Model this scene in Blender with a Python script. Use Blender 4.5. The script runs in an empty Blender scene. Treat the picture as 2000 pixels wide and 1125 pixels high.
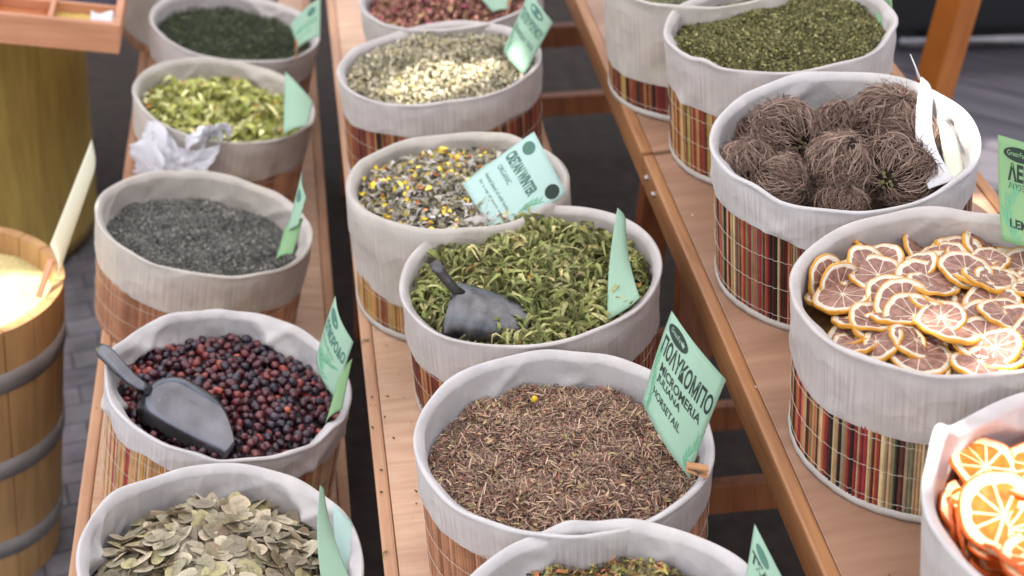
import bpy, bmesh, math, random
import numpy as np
from mathutils import Vector, Matrix, Euler, noise

random.seed(7)
rng = np.random.default_rng(11)
PI = math.pi
R_ = math.radians
scene = bpy.context.scene
COL = scene.collection

# ------------------------------------------------------------------ camera
CAMZ = 1.75
F_PX = 3140.0
cam_d = bpy.data.cameras.new('camera')
cam = bpy.data.objects.new('camera', cam_d)
COL.objects.link(cam)
PITCH, YAW = R_(32.94), R_(7.77)
cam.location = (0, 0, CAMZ)
cam.rotation_euler = (R_(90) - PITCH, 0, -YAW)
cam_d.sensor_width = 36
cam_d.lens = 36 * F_PX / 2000
cam_d.clip_start = 0.05
cam_d.clip_end = 300
cam_d.dof.use_dof = True
cam_d.dof.focus_distance = 1.66
cam_d.dof.aperture_fstop = 5.0
scene.camera = cam

# ------------------------------------------------------------------ light
SUN_DIR = Vector((-0.40, -0.22, 0.89)).normalized()      # towards the sun
SUN_EL = math.asin(SUN_DIR.z)
SUN_AZ = math.atan2(SUN_DIR.x, SUN_DIR.y)
world = bpy.data.worlds.new('World')
scene.world = world
world.use_nodes = True
wn = world.node_tree.nodes
sky = wn.new('ShaderNodeTexSky')
sky.sky_type = 'NISHITA'
sky.sun_disc = False
sky.sun_elevation = SUN_EL
sky.sun_rotation = SUN_AZ
sky.dust_density = 2.5
sky.ozone_density = 1.0
bg = wn['Background']
bg.inputs['Strength'].default_value = 0.15
hs = wn.new('ShaderNodeHueSaturation'); hs.inputs['Saturation'].default_value = .42      # camera white balance set for the shade
world.node_tree.links.new(sky.outputs[0], hs.inputs['Color'])
world.node_tree.links.new(hs.outputs[0], bg.inputs[0])
sun_d = bpy.data.lights.new('sun', 'SUN')
sun_d.energy = 5.0
sun_d.angle = R_(0.6)
sun_d.color = (1.0, 0.95, 0.87)
sun = bpy.data.objects.new('sun', sun_d)
COL.objects.link(sun)
sun.rotation_euler = (-SUN_DIR).to_track_quat('-Z', 'Y').to_euler()
sun.location = SUN_DIR * 6
scene.view_settings.view_transform = 'Standard'
scene.view_settings.look = 'None'
scene.view_settings.exposure = 1.27
scene.view_settings.gamma = 1
scene.render.engine = 'CYCLES'
scene.cycles.use_denoising = True
scene.cycles.max_bounces = 6
scene.cycles.transparent_max_bounces = 6
scene.cycles.caustics_reflective = False
scene.cycles.caustics_refractive = False
scene.cycles.sample_clamp_indirect = 6

# ------------------------------------------------------------------ pixel <-> world helpers (camera model only)
FW = np.array([math.sin(YAW) * math.cos(PITCH), math.cos(YAW) * math.cos(PITCH), -math.sin(PITCH)])
RT = np.array([math.cos(YAW), -math.sin(YAW), 0.0])
UP = np.cross(RT, FW)
ORG = np.array([0, 0, CAMZ])


def ray(px, py):
    return FW + RT * (px - 1000) / F_PX - UP * (py - 562.5) / F_PX


def at_depth(px, py, d):
    return Vector(ORG + ray(px, py) * d)


def on_plane(px, py, p0, n):
    r = ray(px, py)
    n = np.array(n)
    return Vector(ORG + r * (np.dot(np.array(p0) - ORG, n) / np.dot(r, n)))


def depth_of(p):
    return float(np.dot(np.array(p) - ORG, FW))


# ------------------------------------------------------------------ generic helpers
def srgb(r, g, b):
    f = lambda c: c / 12.92 if c <= 0.04045 else ((c + 0.055) / 1.055) ** 2.4
    return (f(r / 255), f(g / 255), f(b / 255))


def tag(o, label=None, cat=None, group=None, kind=None):
    if label: o['label'] = label
    if cat: o['category'] = cat
    if group: o['group'] = group
    if kind: o['kind'] = kind
    return o


def empty(name, label, cat, mat=None, group=None):
    o = bpy.data.objects.new(name, None)
    o.empty_display_size = 0.05
    COL.objects.link(o)
    if mat is not None: o.matrix_world = mat
    return tag(o, label, cat, group)


def mesh_data(name, V, F, mat=None, C=None, smooth=False, mats=None, mi=None):
    """V Nx3; F either a MxK int array or a list of such arrays / lists"""
    me = bpy.data.meshes.new(name)
    V = np.asarray(V, dtype=np.float32)
    if isinstance(F, np.ndarray): F = [F]
    if len(F) and not isinstance(F[0], np.ndarray):
        loops = np.fromiter((i for f in F for i in f), dtype=np.int32)
        tot = np.array([len(f) for f in F], dtype=np.int32)
    else:
        loops = np.concatenate([f.ravel() for f in F]).astype(np.int32)
        tot = np.concatenate([np.full(len(f), f.shape[1]) for f in F]).astype(np.int32)
    start = np.concatenate([[0], np.cumsum(tot)[:-1]]).astype(np.int32)
    me.vertices.add(len(V)); me.vertices.foreach_set('co', V.ravel())
    me.loops.add(len(loops)); me.loops.foreach_set('vertex_index', loops)
    me.polygons.add(len(tot)); me.polygons.foreach_set('loop_start', start)
    me.polygons.foreach_set('loop_total', tot)
    if mi is not None: me.polygons.foreach_set('material_index', np.asarray(mi, dtype=np.int32))
    me.polygons.foreach_set('use_smooth', np.full(len(tot), bool(smooth)))
    me.update(calc_edges=True)
    if C is not None:
        a = me.color_attributes.new('Col', 'FLOAT_COLOR', 'POINT')
        C = np.asarray(C, dtype=np.float32)
        if C.shape[1] == 3: C = np.hstack([C, np.ones((len(C), 1), np.float32)])
        a.data.foreach_set('color', C.ravel())
    for m in (mats or ([mat] if mat else [])): me.materials.append(m)
    return me


def link(name, me, parent=None, mat=None):
    o = bpy.data.objects.new(name, me)
    COL.objects.link(o)
    if parent is not None: o.parent = parent
    if mat is not None: o.matrix_world = mat
    return o


def part(name, V, F, material, parent=None, C=None, smooth=False):
    return link(name, mesh_data(name, V, F, material, C, smooth), parent)


class MB:
    """small mesh collector"""
    def __init__(s): s.v = []; s.f = []
    def add(s, V, F):
        b = len(s.v); s.v += [tuple(p) for p in V]; s.f += [tuple(i + b for i in f) for f in F]; return s
    def box(s, c, h, M=None):
        P = [Vector((c[0] + i * h[0], c[1] + j * h[1], c[2] + k * h[2])) for i in (-1, 1) for j in (-1, 1) for k in (-1, 1)]
        if M is not None: P = [M @ p for p in P]
        return s.add(P, [(0, 1, 3, 2), (4, 6, 7, 5), (0, 4, 5, 1), (2, 3, 7, 6), (0, 2, 6, 4), (1, 5, 7, 3)])
    def beam(s, a, b, w, t, side=(1, 0, 0)):
        a, b = Vector(a), Vector(b); d = (b - a).normalized()
        x = Vector(side); x = (x - d * x.dot(d)).normalized(); y = d.cross(x)
        P = []
        for p in (a, b):
            for i, j in ((-1, -1), (1, -1), (1, 1), (-1, 1)): P.append(p + x * i * w / 2 + y * j * t / 2)
        return s.add(P, [(3, 2, 1, 0), (4, 5, 6, 7)] + [(k, (k + 1) % 4, 4 + (k + 1) % 4, 4 + k) for k in range(4)])
    def tube(s, pts, rad, n=8, cap=True):
        pts = [Vector(p) for p in pts]; m = len(pts)
        rad = rad if hasattr(rad, '__len__') else [rad] * m
        u = None; V = []; F = []
        for i, p in enumerate(pts):
            d = (pts[min(i + 1, m - 1)] - pts[max(i - 1, 0)]).normalized()
            if u is None: u = d.orthogonal().normalized()
            u = (u - d * u.dot(d)).normalized(); w = d.cross(u)
            for k in range(n):
                a = 2 * PI * k / n; V.append(p + (u * math.cos(a) + w * math.sin(a)) * rad[i])
        for i in range(m - 1):
            for k in range(n): F.append((i * n + k, i * n + (k + 1) % n, (i + 1) * n + (k + 1) % n, (i + 1) * n + k))
        if cap: F += [tuple(range(n))[::-1], tuple((m - 1) * n + k for k in range(n))]
        return s.add(V, F)
    def build(s, name, material, parent=None, smooth=False, bevel=0, matw=None):
        me = bpy.data.meshes.new(name); me.from_pydata([tuple(v) for v in s.v], [], s.f); me.update()
        me.materials.append(material)
        if bevel:
            bm = bmesh.new(); bm.from_mesh(me)
            bmesh.ops.bevel(bm, geom=bm.edges[:], offset=bevel, segments=2, affect='EDGES', profile=.6)
            bm.to_mesh(me); bm.free()
        if smooth: me.polygons.foreach_set('use_smooth', [True] * len(me.polygons))
        return link(name, me, parent, matw)


# ------------------------------------------------------------------ materials
def nt(name):
    m = bpy.data.materials.new(name); m.use_nodes = True
    t = m.node_tree; return m, t.nodes, t.links, t.nodes['Principled BSDF']


def noise_bump(n, l, bsdf, scale, strength, dist=0.001, detail=4, coord='Object', vec_scale=None, prev=None):
    tc = n.new('ShaderNodeTexCoord'); nz = n.new('ShaderNodeTexNoise')
    nz.inputs['Scale'].default_value = scale; nz.inputs['Detail'].default_value = detail
    src = tc.outputs[coord]
    if vec_scale:
        mp = n.new('ShaderNodeMapping'); mp.inputs['Scale'].default_value = vec_scale
        l.new(src, mp.inputs[0]); src = mp.outputs[0]
    l.new(src, nz.inputs['Vector'])
    b = n.new('ShaderNodeBump'); b.inputs['Strength'].default_value = strength; b.inputs['Distance'].default_value = dist
    l.new(nz.outputs[0], b.inputs['Height'])
    if prev: l.new(prev.outputs[0], b.inputs['Normal'])
    l.new(b.outputs[0], bsdf.inputs['Normal'])
    return b, nz


def m_attr(name, rough=.7, spec=.3, bump=0, bscale=400, sub=0, transl=0, var=.0, vscale=120):
    m, n, l, b = nt(name)
    a = n.new('ShaderNodeAttribute'); a.attribute_name = 'Col'
    src = a.outputs['Color']
    if var:
        tc = n.new('ShaderNodeTexCoord'); nz = n.new('ShaderNodeTexNoise'); nz.inputs['Scale'].default_value = vscale
        nz.inputs['Detail'].default_value = 3
        l.new(tc.outputs['Object'], nz.inputs['Vector'])
        mr = n.new('ShaderNodeMapRange'); mr.inputs[1].default_value = .3; mr.inputs[2].default_value = .7
        mr.inputs[3].default_value = 1 - var; mr.inputs[4].default_value = 1 + var
        l.new(nz.outputs[0], mr.inputs[0])
        mx = n.new('ShaderNodeVectorMath'); mx.operation = 'SCALE'
        l.new(src, mx.inputs[0]); l.new(mr.outputs[0], mx.inputs['Scale']); src = mx.outputs[0]
    l.new(src, b.inputs['Base Color'])
    b.inputs['Roughness'].default_value = rough; b.inputs['Specular IOR Level'].default_value = spec
    if bump: noise_bump(n, l, b, bscale, bump)
    if transl:
        tr = n.new('ShaderNodeBsdfTranslucent'); mix = n.new('ShaderNodeMixShader'); mix.inputs[0].default_value = transl
        l.new(src, tr.inputs[0]); l.new(b.outputs[0], mix.inputs[1]); l.new(tr.outputs[0], mix.inputs[2])
        l.new(mix.outputs[0], n['Material Output'].inputs[0])
    return m


def m_cloth(name, col, stain=(0.55, .50, .36), amt=.25, transl=.12):
    m, n, l, b = nt(name)
    tc = n.new('ShaderNodeTexCoord')
    nz = n.new('ShaderNodeTexNoise'); nz.inputs['Scale'].default_value = 9; nz.inputs['Detail'].default_value = 6
    l.new(tc.outputs['Object'], nz.inputs['Vector'])
    cr = n.new('ShaderNodeValToRGB'); cr.color_ramp.elements[0].position = .52; cr.color_ramp.elements[1].position = .78
    cr.color_ramp.elements[0].color = (*col, 1); cr.color_ramp.elements[1].color = tuple(c * (1 - amt) + s * amt for c, s in zip(col, stain)) + (1,)
    l.new(nz.outputs[0], cr.inputs[0])
    # the reeds under the thin cloth show as faint upright ribs
    sx = n.new('ShaderNodeSeparateXYZ'); l.new(tc.outputs['Object'], sx.inputs[0])
    at = n.new('ShaderNodeMath'); at.operation = 'ARCTAN2'; l.new(sx.outputs[1], at.inputs[0]); l.new(sx.outputs[0], at.inputs[1])
    rn = n.new('ShaderNodeTexNoise'); rn.noise_dimensions = '1D'; rn.inputs['Scale'].default_value = 44; rn.inputs['Detail'].default_value = 3
    l.new(at.outputs[0], rn.inputs['W'])
    rm = n.new('ShaderNodeMapRange'); rm.inputs[1].default_value = .3; rm.inputs[2].default_value = .7; rm.inputs[3].default_value = .90; rm.inputs[4].default_value = 1.04
    l.new(rn.outputs[0], rm.inputs[0])
    fz = n.new('ShaderNodeTexNoise'); fz.inputs['Scale'].default_value = 34; fz.inputs['Detail'].default_value = 5; l.new(tc.outputs['Object'], fz.inputs['Vector'])
    fm = n.new('ShaderNodeMapRange'); fm.inputs[1].default_value = .3; fm.inputs[2].default_value = .7; fm.inputs[3].default_value = .9; fm.inputs[4].default_value = 1.06
    l.new(fz.outputs[0], fm.inputs[0])
    ca = n.new('ShaderNodeAttribute'); ca.attribute_name = 'Col'; se = n.new('ShaderNodeSeparateColor'); l.new(ca.outputs['Color'], se.inputs[0])
    rt = n.new('ShaderNodeMapRange'); rt.inputs[1].default_value = .38; rt.inputs[2].default_value = .62; rt.inputs[3].default_value = .46; rt.inputs[4].default_value = .0
    l.new(rn.outputs[0], rt.inputs[0])
    rw_ = n.new('ShaderNodeMath'); rw_.operation = 'MULTIPLY'; l.new(rt.outputs[0], rw_.inputs[0]); l.new(se.outputs[0], rw_.inputs[1])
    mxc = n.new('ShaderNodeMix'); mxc.data_type = 'RGBA'; mxc.blend_type = 'MULTIPLY'; mxc.inputs[7].default_value = (.66, .52, .44, 1)
    l.new(rw_.outputs[0], mxc.inputs[0]); l.new(cr.outputs[0], mxc.inputs[6])
    vs = n.new('ShaderNodeVectorMath'); vs.operation = 'SCALE'; l.new(mxc.outputs[2], vs.inputs[0]); l.new(fm.outputs[0], vs.inputs['Scale'])
    l.new(vs.outputs[0], b.inputs['Base Color'])
    b.inputs['Roughness'].default_value = .42; b.inputs['Specular IOR Level'].default_value = .35
    b.inputs['Sheen Weight'].default_value = .15
    # weave
    wv = n.new('ShaderNodeTexNoise'); wv.inputs['Scale'].default_value = 900; wv.inputs['Detail'].default_value = 2
    l.new(tc.outputs['Object'], wv.inputs['Vector'])
    b1 = n.new('ShaderNodeBump'); b1.inputs['Strength'].default_value = .25; b1.inputs['Distance'].default_value = .0006
    l.new(wv.outputs[0], b1.inputs['Height'])
    # creases
    mu = n.new('ShaderNodeTexNoise'); mu.inputs['Scale'].default_value = 13; mu.inputs['Detail'].default_value = 3
    mu.inputs['Roughness'].default_value = .55; mu.inputs['Distortion'].default_value = 1.2
    l.new(tc.outputs['Object'], mu.inputs['Vector'])
    ab = n.new('ShaderNodeMath'); ab.operation = 'SUBTRACT'; ab.inputs[1].default_value = .5
    l.new(mu.outputs[0], ab.inputs[0])
    aa = n.new('ShaderNodeMath'); aa.operation = 'ABSOLUTE'; l.new(ab.outputs[0], aa.inputs[0])
    pw = n.new('ShaderNodeMath'); pw.operation = 'POWER'; pw.inputs[1].default_value = .5; l.new(aa.outputs[0], pw.inputs[0])
    b2 = n.new('ShaderNodeBump'); b2.inputs['Strength'].default_value = .22; b2.inputs['Distance'].default_value = .004
    l.new(pw.outputs[0], b2.inputs['Height']); l.new(b1.outputs[0], b2.inputs['Normal'])
    # crumpled facets
    vd = n.new('ShaderNodeTexNoise'); vd.inputs['Scale'].default_value = 18; l.new(tc.outputs['Object'], vd.inputs['Vector'])
    va = n.new('ShaderNodeVectorMath'); va.operation = 'MULTIPLY_ADD'; va.inputs[1].default_value = (.05, .05, .05); l.new(vd.outputs['Color'], va.inputs[0]); l.new(tc.outputs['Object'], va.inputs[2])
    vv = n.new('ShaderNodeTexVoronoi'); vv.inputs['Scale'].default_value = 17; l.new(va.outputs[0], vv.inputs['Vector'])
    b4 = n.new('ShaderNodeBump'); b4.inputs['Strength'].default_value = .42; b4.inputs['Distance'].default_value = .010
    l.new(vv.outputs['Distance'], b4.inputs['Height']); l.new(b2.outputs[0], b4.inputs['Normal']); b2 = b4
    b3 = n.new('ShaderNodeBump'); b3.inputs['Strength'].default_value = .12; b3.inputs['Distance'].default_value = .0015
    l.new(rn.outputs[0], b3.inputs['Height']); l.new(b2.outputs[0], b3.inputs['Normal'])
    l.new(b3.outputs[0], b.inputs['Normal'])
    tr = n.new('ShaderNodeBsdfTranslucent'); mix = n.new('ShaderNodeMixShader'); mix.inputs[0].default_value = transl
    l.new(cr.outputs[0], tr.inputs[0]); l.new(b.outputs[0], mix.inputs[1]); l.new(tr.outputs[0], mix.inputs[2])
    l.new(mix.outputs[0], n['Material Output'].inputs[0])
    return m


def m_wood(name, c1, c2, scale=6, stretch=(14, 1, 14), rough=.5, bump=.15, knots=True, coord='Object'):
    m, n, l, b = nt(name)
    tc = n.new('ShaderNodeTexCoord'); mp = n.new('ShaderNodeMapping'); mp.inputs['Scale'].default_value = stretch
    l.new(tc.outputs[coord], mp.inputs[0])
    nz = n.new('ShaderNodeTexNoise'); nz.inputs['Scale'].default_value = scale; nz.inputs['Detail'].default_value = 7
    nz.inputs['Roughness'].default_value = .6; nz.inputs['Distortion'].default_value = .5
    l.new(mp.outputs[0], nz.inputs['Vector'])
    big = n.new('ShaderNodeTexNoise'); big.inputs['Scale'].default_value = 5; big.inputs['Detail'].default_value = 3
    l.new(tc.outputs[coord], big.inputs['Vector'])
    cr = n.new('ShaderNodeValToRGB'); cr.color_ramp.elements[0].position = .3; cr.color_ramp.elements[1].position = .68
    cr.color_ramp.elements[0].color = (*c2, 1); cr.color_ramp.elements[1].color = (*c1, 1)
    l.new(nz.outputs[0], cr.inputs[0])
    mr = n.new('ShaderNodeMapRange'); mr.inputs[1].default_value = .3; mr.inputs[2].default_value = .7
    mr.inputs[3].default_value = .82; mr.inputs[4].default_value = 1.12; l.new(big.outputs[0], mr.inputs[0])
    vm = n.new('ShaderNodeVectorMath'); vm.operation = 'SCALE'; l.new(cr.outputs[0], vm.inputs[0]); l.new(mr.outputs[0], vm.inputs['Scale'])
    src = vm.outputs[0]
    if knots:
        vo = n.new('ShaderNodeTexVoronoi'); vo.inputs['Scale'].default_value = 5.5
        mk = n.new('ShaderNodeMapping'); mk.inputs['Scale'].default_value = (1, .55, 1); l.new(tc.outputs[coord], mk.inputs[0])
        l.new(mk.outputs[0], vo.inputs['Vector'])
        kr = n.new('ShaderNodeMapRange'); kr.inputs[1].default_value = .03; kr.inputs[2].default_value = .075
        kr.inputs[3].default_value = .45; kr.inputs[4].default_value = 1; l.new(vo.outputs['Distance'], kr.inputs[0])
        v2 = n.new('ShaderNodeVectorMath'); v2.operation = 'SCALE'; l.new(src, v2.inputs[0]); l.new(kr.outputs[0], v2.inputs['Scale']); src = v2.outputs[0]
    l.new(src, b.inputs['Base Color'])
    b.inputs['Roughness'].default_value = rough; b.inputs['Specular IOR Level'].default_value = .35
    bp = n.new('ShaderNodeBump'); bp.inputs['Strength'].default_value = bump; bp.inputs['Distance'].default_value = .001
    l.new(nz.outputs[0], bp.inputs['Height']); l.new(bp.outputs[0], b.inputs['Normal'])
    return m


def m_plain(name, col, rough=.6, metal=0, spec=.4, bump=0, bscale=60, transl=0, var=0, vscale=20):
    m, n, l, b = nt(name)
    b.inputs['Base Color'].default_value = (*col, 1)
    b.inputs['Roughness'].default_value = rough; b.inputs['Metallic'].default_value = metal
    b.inputs['Specular IOR Level'].default_value = spec
    if var:
        tc = n.new('ShaderNodeTexCoord'); nz = n.new('ShaderNodeTexNoise'); nz.inputs['Scale'].default_value = vscale
        nz.inputs['Detail'].default_value = 6; l.new(tc.outputs['Object'], nz.inputs['Vector'])
        cr = n.new('ShaderNodeValToRGB'); cr.color_ramp.elements[0].position = .3; cr.color_ramp.elements[1].position = .72
        cr.color_ramp.elements[0].color = tuple(c * (1 - var) for c in col) + (1,)
        cr.color_ramp.elements[1].color = tuple(min(1, c * (1 + var)) for c in col) + (1,)
        l.new(nz.outputs[0], cr.inputs[0]); l.new(cr.outputs[0], b.inputs['Base Color'])
        if metal:
            mr = n.new('ShaderNodeMapRange'); mr.inputs[1].default_value = .3; mr.inputs[2].default_value = .7
            mr.inputs[3].default_value = rough * .75; mr.inputs[4].default_value = min(1, rough * 1.5)
            l.new(nz.outputs[0], mr.inputs[0]); l.new(mr.outputs[0], b.inputs['Roughness'])
    if bump: noise_bump(n, l, b, bscale, bump)
    if transl:
        tr = n.new('ShaderNodeBsdfTranslucent'); tr.inputs[0].default_value = (*col, 1)
        mix = n.new('ShaderNodeMixShader'); mix.inputs[0].default_value = transl
        l.new(b.outputs[0], mix.inputs[1]); l.new(tr.outputs[0], mix.inputs[2]); l.new(mix.outputs[0], n['Material Output'].inputs[0])
    return m


M = {}
M['cloth'] = m_cloth('cotton_cloth', (.56, .515, .495))
M['cloth_warm'] = m_cloth('cotton_cloth_warm', (.54, .495, .445), amt=.5)
M['cloth_white'] = m_cloth('cotton_cloth_white', (.59, .565, .56), amt=.25)
M['reed'] = m_attr('split_reed', .5, .4, var=.18, vscale=60, bump=.15, bscale=300)
M['thread'] = m_plain('stitch_thread', (.60, .55, .46), .8)
M['band'] = m_plain('base_trim', (.46, .43, .39), .8, bump=.4, bscale=500, var=.1)
M['herb'] = m_attr('dried_herb', .75, .25, var=.15, vscale=300)
M['leaf'] = m_attr('dried_leaf', .65, .3, var=.22, vscale=220, bump=.4, bscale=500, transl=.12)
M['hip'] = m_attr('dried_berry_skin', .27, .6, var=.3, vscale=150, bump=.55, bscale=260)
M['pod'] = m_attr('papery_pod', .6, .3, var=.16, vscale=260, bump=.3, bscale=400, transl=.1)
M['root'] = m_attr('dry_root', .8, .2, var=.2, vscale=120)
M['ply'] = m_wood('plywood_top', srgb(210, 176, 148), srgb(186, 146, 116), scale=7, stretch=(1, 9, 1), rough=.42, bump=.05, knots=False)
M['ply_dark'] = m_wood('plywood_top_brown', srgb(170, 134, 110), srgb(146, 110, 88), scale=5, stretch=(1, 7, 1), rough=.38, bump=.04, knots=False)
M['edge_pale'] = m_wood('birch_edging', srgb(192, 150, 118), srgb(176, 130, 98), scale=5, stretch=(18, 1.2, 18), rough=.45, bump=.1, knots=False)
M['edge'] = m_wood('pine_edging', srgb(176, 126, 84), srgb(144, 98, 62), scale=5, stretch=(18, 1.2, 18), rough=.4, bump=.15)
M['leg'] = m_wood('pine_leg', srgb(150, 92, 58), srgb(112, 64, 38), scale=5, stretch=(12, 12, 1.2), rough=.5, bump=.15, knots=False)
M['card'] = m_plain('green_card', srgb(156, 190, 166), .45, transl=.2, var=.04, vscale=9)
M['card_pale'] = m_plain('pale_mint_card', srgb(178, 208, 200), .4, transl=.15, var=.03, vscale=9)
M['card_leaf'] = m_plain('leaf_green_card', srgb(136, 176, 126), .5, transl=.2, var=.05, vscale=9)
M['ink'] = m_plain('dark_ink', srgb(26, 44, 34), .6)
M['ink_soft'] = m_plain('soft_green_ink', srgb(96, 160, 122), .6)
M['ink_mid'] = m_plain('faded_ink', srgb(70, 110, 96), .6)
M['paper'] = m_plain('cream_paper', srgb(246, 245, 228), .6, transl=.4, bump=.1)
M['white_paper'] = m_plain('white_paper', (.75, .75, .77), .6, transl=.2, var=.05, vscale=12)
M['steel'] = m_plain('brushed_steel', (.15, .15, .165), .16, metal=1, var=.25, vscale=30)
M['zinc'] = m_plain('galvanised_zinc', (.15, .15, .155), .33, metal=1, var=.45, vscale=60)
M['bolt'] = m_plain('bolt_steel', (.6, .6, .6), .35, metal=1)
M['plastic'] = m_plain('white_film', (.84, .84, .88), .3, spec=.5, transl=.45, bump=.3, bscale=30)
M['peg'] = m_plain('raw_beech', srgb(190, 140, 100), .6, var=.1)

# ------------------------------------------------------------------ columns of the display (three stepped benches)
H0 = [0.165, 0.165, 0.172]
HC = [CAMZ - 1.14899, CAMZ - .99735, CAMZ - .82763]      # rim heights
PHI = [R_(10.85), R_(-2.16), R_(-5.21)]
XC = [-.135, .205, .587]
NRM = [np.array([math.sin(p), 0, math.cos(p)]) for p in PHI]
P0 = [np.array([XC[i], 0, HC[i]]) - NRM[i] * H0[i] for i in range(3)]   # a point of each bench top


# ------------------------------------------------------------------ ground
def m_ground():
    m, n, l, b = nt('stone_paving')
    tc = n.new('ShaderNodeTexCoord'); mp = n.new('ShaderNodeMapping')
    mp.inputs['Rotation'].default_value = (0, 0, R_(-12))
    l.new(tc.outputs['Object'], mp.inputs[0])
    br = n.new('ShaderNodeTexBrick'); br.inputs['Scale'].default_value = 4.5
    br.inputs['Color1'].default_value = (*srgb(132, 130, 134), 1); br.inputs['Color2'].default_value = (*srgb(114, 112, 118), 1)
    br.inputs['Mortar'].default_value = (*srgb(88, 84, 92), 1); br.inputs['Mortar Size'].default_value = .012
    l.new(mp.outputs[0], br.inputs['Vector'])
    nz = n.new('ShaderNodeTexNoise'); nz.inputs['Scale'].default_value = 14; nz.inputs['Detail'].default_value = 8
    l.new(tc.outputs['Object'], nz.inputs['Vector'])
    mr = n.new('ShaderNodeMapRange'); mr.inputs[1].default_value = .3; mr.inputs[2].default_value = .7; mr.inputs[3].default_value = .6; mr.inputs[4].default_value = 1.3
    l.new(nz.outputs[0], mr.inputs[0])
    vm = n.new('ShaderNodeVectorMath'); vm.operation = 'SCALE'; l.new(br.outputs[0], vm.inputs[0]); l.new(mr.outputs[0], vm.inputs['Scale'])
    l.new(vm.outputs[0], b.inputs['Base Color']); b.inputs['Roughness'].default_value = .7
    bp = n.new('ShaderNodeBump'); bp.inputs['Strength'].default_value = .5; bp.inputs['Distance'].default_value = .01
    l.new(nz.outputs[0], bp.inputs['Height']); l.new(bp.outputs[0], b.inputs['Normal'])
    return m


def m_deck():
    m, n, l, b = nt('dark_deck_boards')
    tc = n.new('ShaderNodeTexCoord'); mp = n.new('ShaderNodeMapping')
    l.new(tc.outputs['Object'], mp.inputs[0]); mp.inputs['Scale'].default_value = (1, 10, 1)
    nz = n.new('ShaderNodeTexNoise'); nz.inputs['Scale'].default_value = 3; nz.inputs['Detail'].default_value = 6
    l.new(mp.outputs[0], nz.inputs['Vector'])
    cr = n.new('ShaderNodeValToRGB'); cr.color_ramp.elements[0].position = .3; cr.color_ramp.elements[1].position = .7
    cr.color_ramp.elements[0].color = (*srgb(74, 70, 76), 1); cr.color_ramp.elements[1].color = (*srgb(100, 94, 100), 1)
    l.new(nz.outputs[0], cr.inputs[0]); l.new(cr.outputs[0], b.inputs['Base Color']); b.inputs['Roughness'].default_value = .6
    return m


gv = np.array([[-60, -60, 0], [60, -60, 0], [60, 60, 0], [-60, 60, 0]], float)
tag(part('ground', gv, np.array([[0, 1, 2, 3]]), m_ground()), kind='structure')
MB().box((.36, 2.6, .001), (.68, 3.2, .001)).build('ground_shade', m_plain('painted_ground_shade', (.028, .018, .013), .9, var=.4, vscale=30, bump=.4, bscale=120))  # near-black sheet; shade under and between the benches is put into its colour
tag(bpy.context.scene.objects['ground_shade'], kind='structure')
MB().box((-1.73, 5.06, .0015), (1.4, 2.0, .0015)).build('ground_shade', bpy.data.materials['painted_ground_shade'])  # painted shade again, on the far left ground
tag(bpy.context.scene.objects['ground_shade.001'], kind='structure')
# dark board walk behind the right-hand bench: real boards with gaps
mb = MB()
DM = Matrix.Translation((3.05, 3.3, 0)) @ Matrix.Rotation(R_(-38), 4, 'Z')
for k in range(30):
    v_ = -2.6 + k * .155; u0 = max(-2.6, (1.06 - 3.05 - v_ * .616) / .788); u1 = 2.6
    if u0 < u1 - .2: mb.box(((u0 + u1) / 2, v_, .012), ((u1 - u0) / 2, .074, .012))
o = mb.build('board_walk', m_deck(), bevel=.003); o.matrix_world = DM
tag(o, kind='structure')

# ------------------------------------------------------------------ unseen sheet added to shade the stall, holes cut where sun patches should fall
AWZ = 2.75
spots = [  # world point, half size x, half size y
    (on_plane(870, 172, (0, 0, HC[1] - .02), (0, 0, 1)), .088, .046, 0.2),
    (on_plane(1880, 262, (0, 0, HC[2] - .01), (0, 0, 1)), .032, .075, 0.1),
    (on_plane(1850, 650, (0, 0, HC[2] - .03), (0, 0, 1)), .030, .022, .3),
    (on_plane(1990, 720, (0, 0, HC[2] - .03), (0, 0, 1)), .035, .04, .3),
    (on_plane(2010, 955, (0, 0, HC[2] - .03), (0, 0, 1)), .072, .085, .0),
    (on_plane(5, 590, (0, 0, .48), (0, 0, 1)), .115, .085, .2),
    (on_plane(1040, 170, (0, 0, HC[1] - .03), (0, 0, 1)), .012, .016, .2),
    (on_plane(225, 490, (0, 0, HC[0] - .05), (0, 0, 1)), .016, .022, .2),
    (on_plane(1960, 330, (0, 0, 0), (0, 0, 1)), .06, .12, -.5),
    (on_plane(420, 262, (0, 0, HC[0] - .0), (0, 0, 1)), .028, .022, .2),
]
ax0, ax1, ay0, ay1, st = -3.0, 2.4, -1.6, 5.2, .02
gx = np.arange(ax0, ax1, st); gy = np.arange(ay0, ay1, st)
nx, ny = len(gx), len(gy)
XX, YY = np.meshgrid(gx, gy, indexing='ij')
sag = .03 * np.sin(XX * 2.1) * np.sin(YY * 1.7)
V = np.stack([XX, YY, AWZ + sag], -1).reshape(-1, 3)
ii, jj = np.meshgrid(np.arange(nx - 1), np.arange(ny - 1), indexing='ij')
keep = np.ones((nx - 1, ny - 1), bool)
cxm = XX[:-1, :-1] + st / 2; cym = YY[:-1, :-1] + st / 2
for (p, hx, hy, rz) in spots:
    t = (AWZ - p.z) / SUN_DIR.z
    qx, qy = p.x + SUN_DIR.x * t, p.y + SUN_DIR.y * t
    dx, dy = cxm - qx, cym - qy
    u = dx * math.cos(rz) + dy * math.sin(rz); v = -dx * math.sin(rz) + dy * math.cos(rz)
    ang = np.arctan2(v, u)
    keep &= ((u / hx) ** 2 + (v / hy) ** 2) > (1 + .22 * np.sin(3 * ang + hx * 90) + .12 * np.sin(7 * ang))
i = (ii * ny + jj)[keep]
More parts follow.
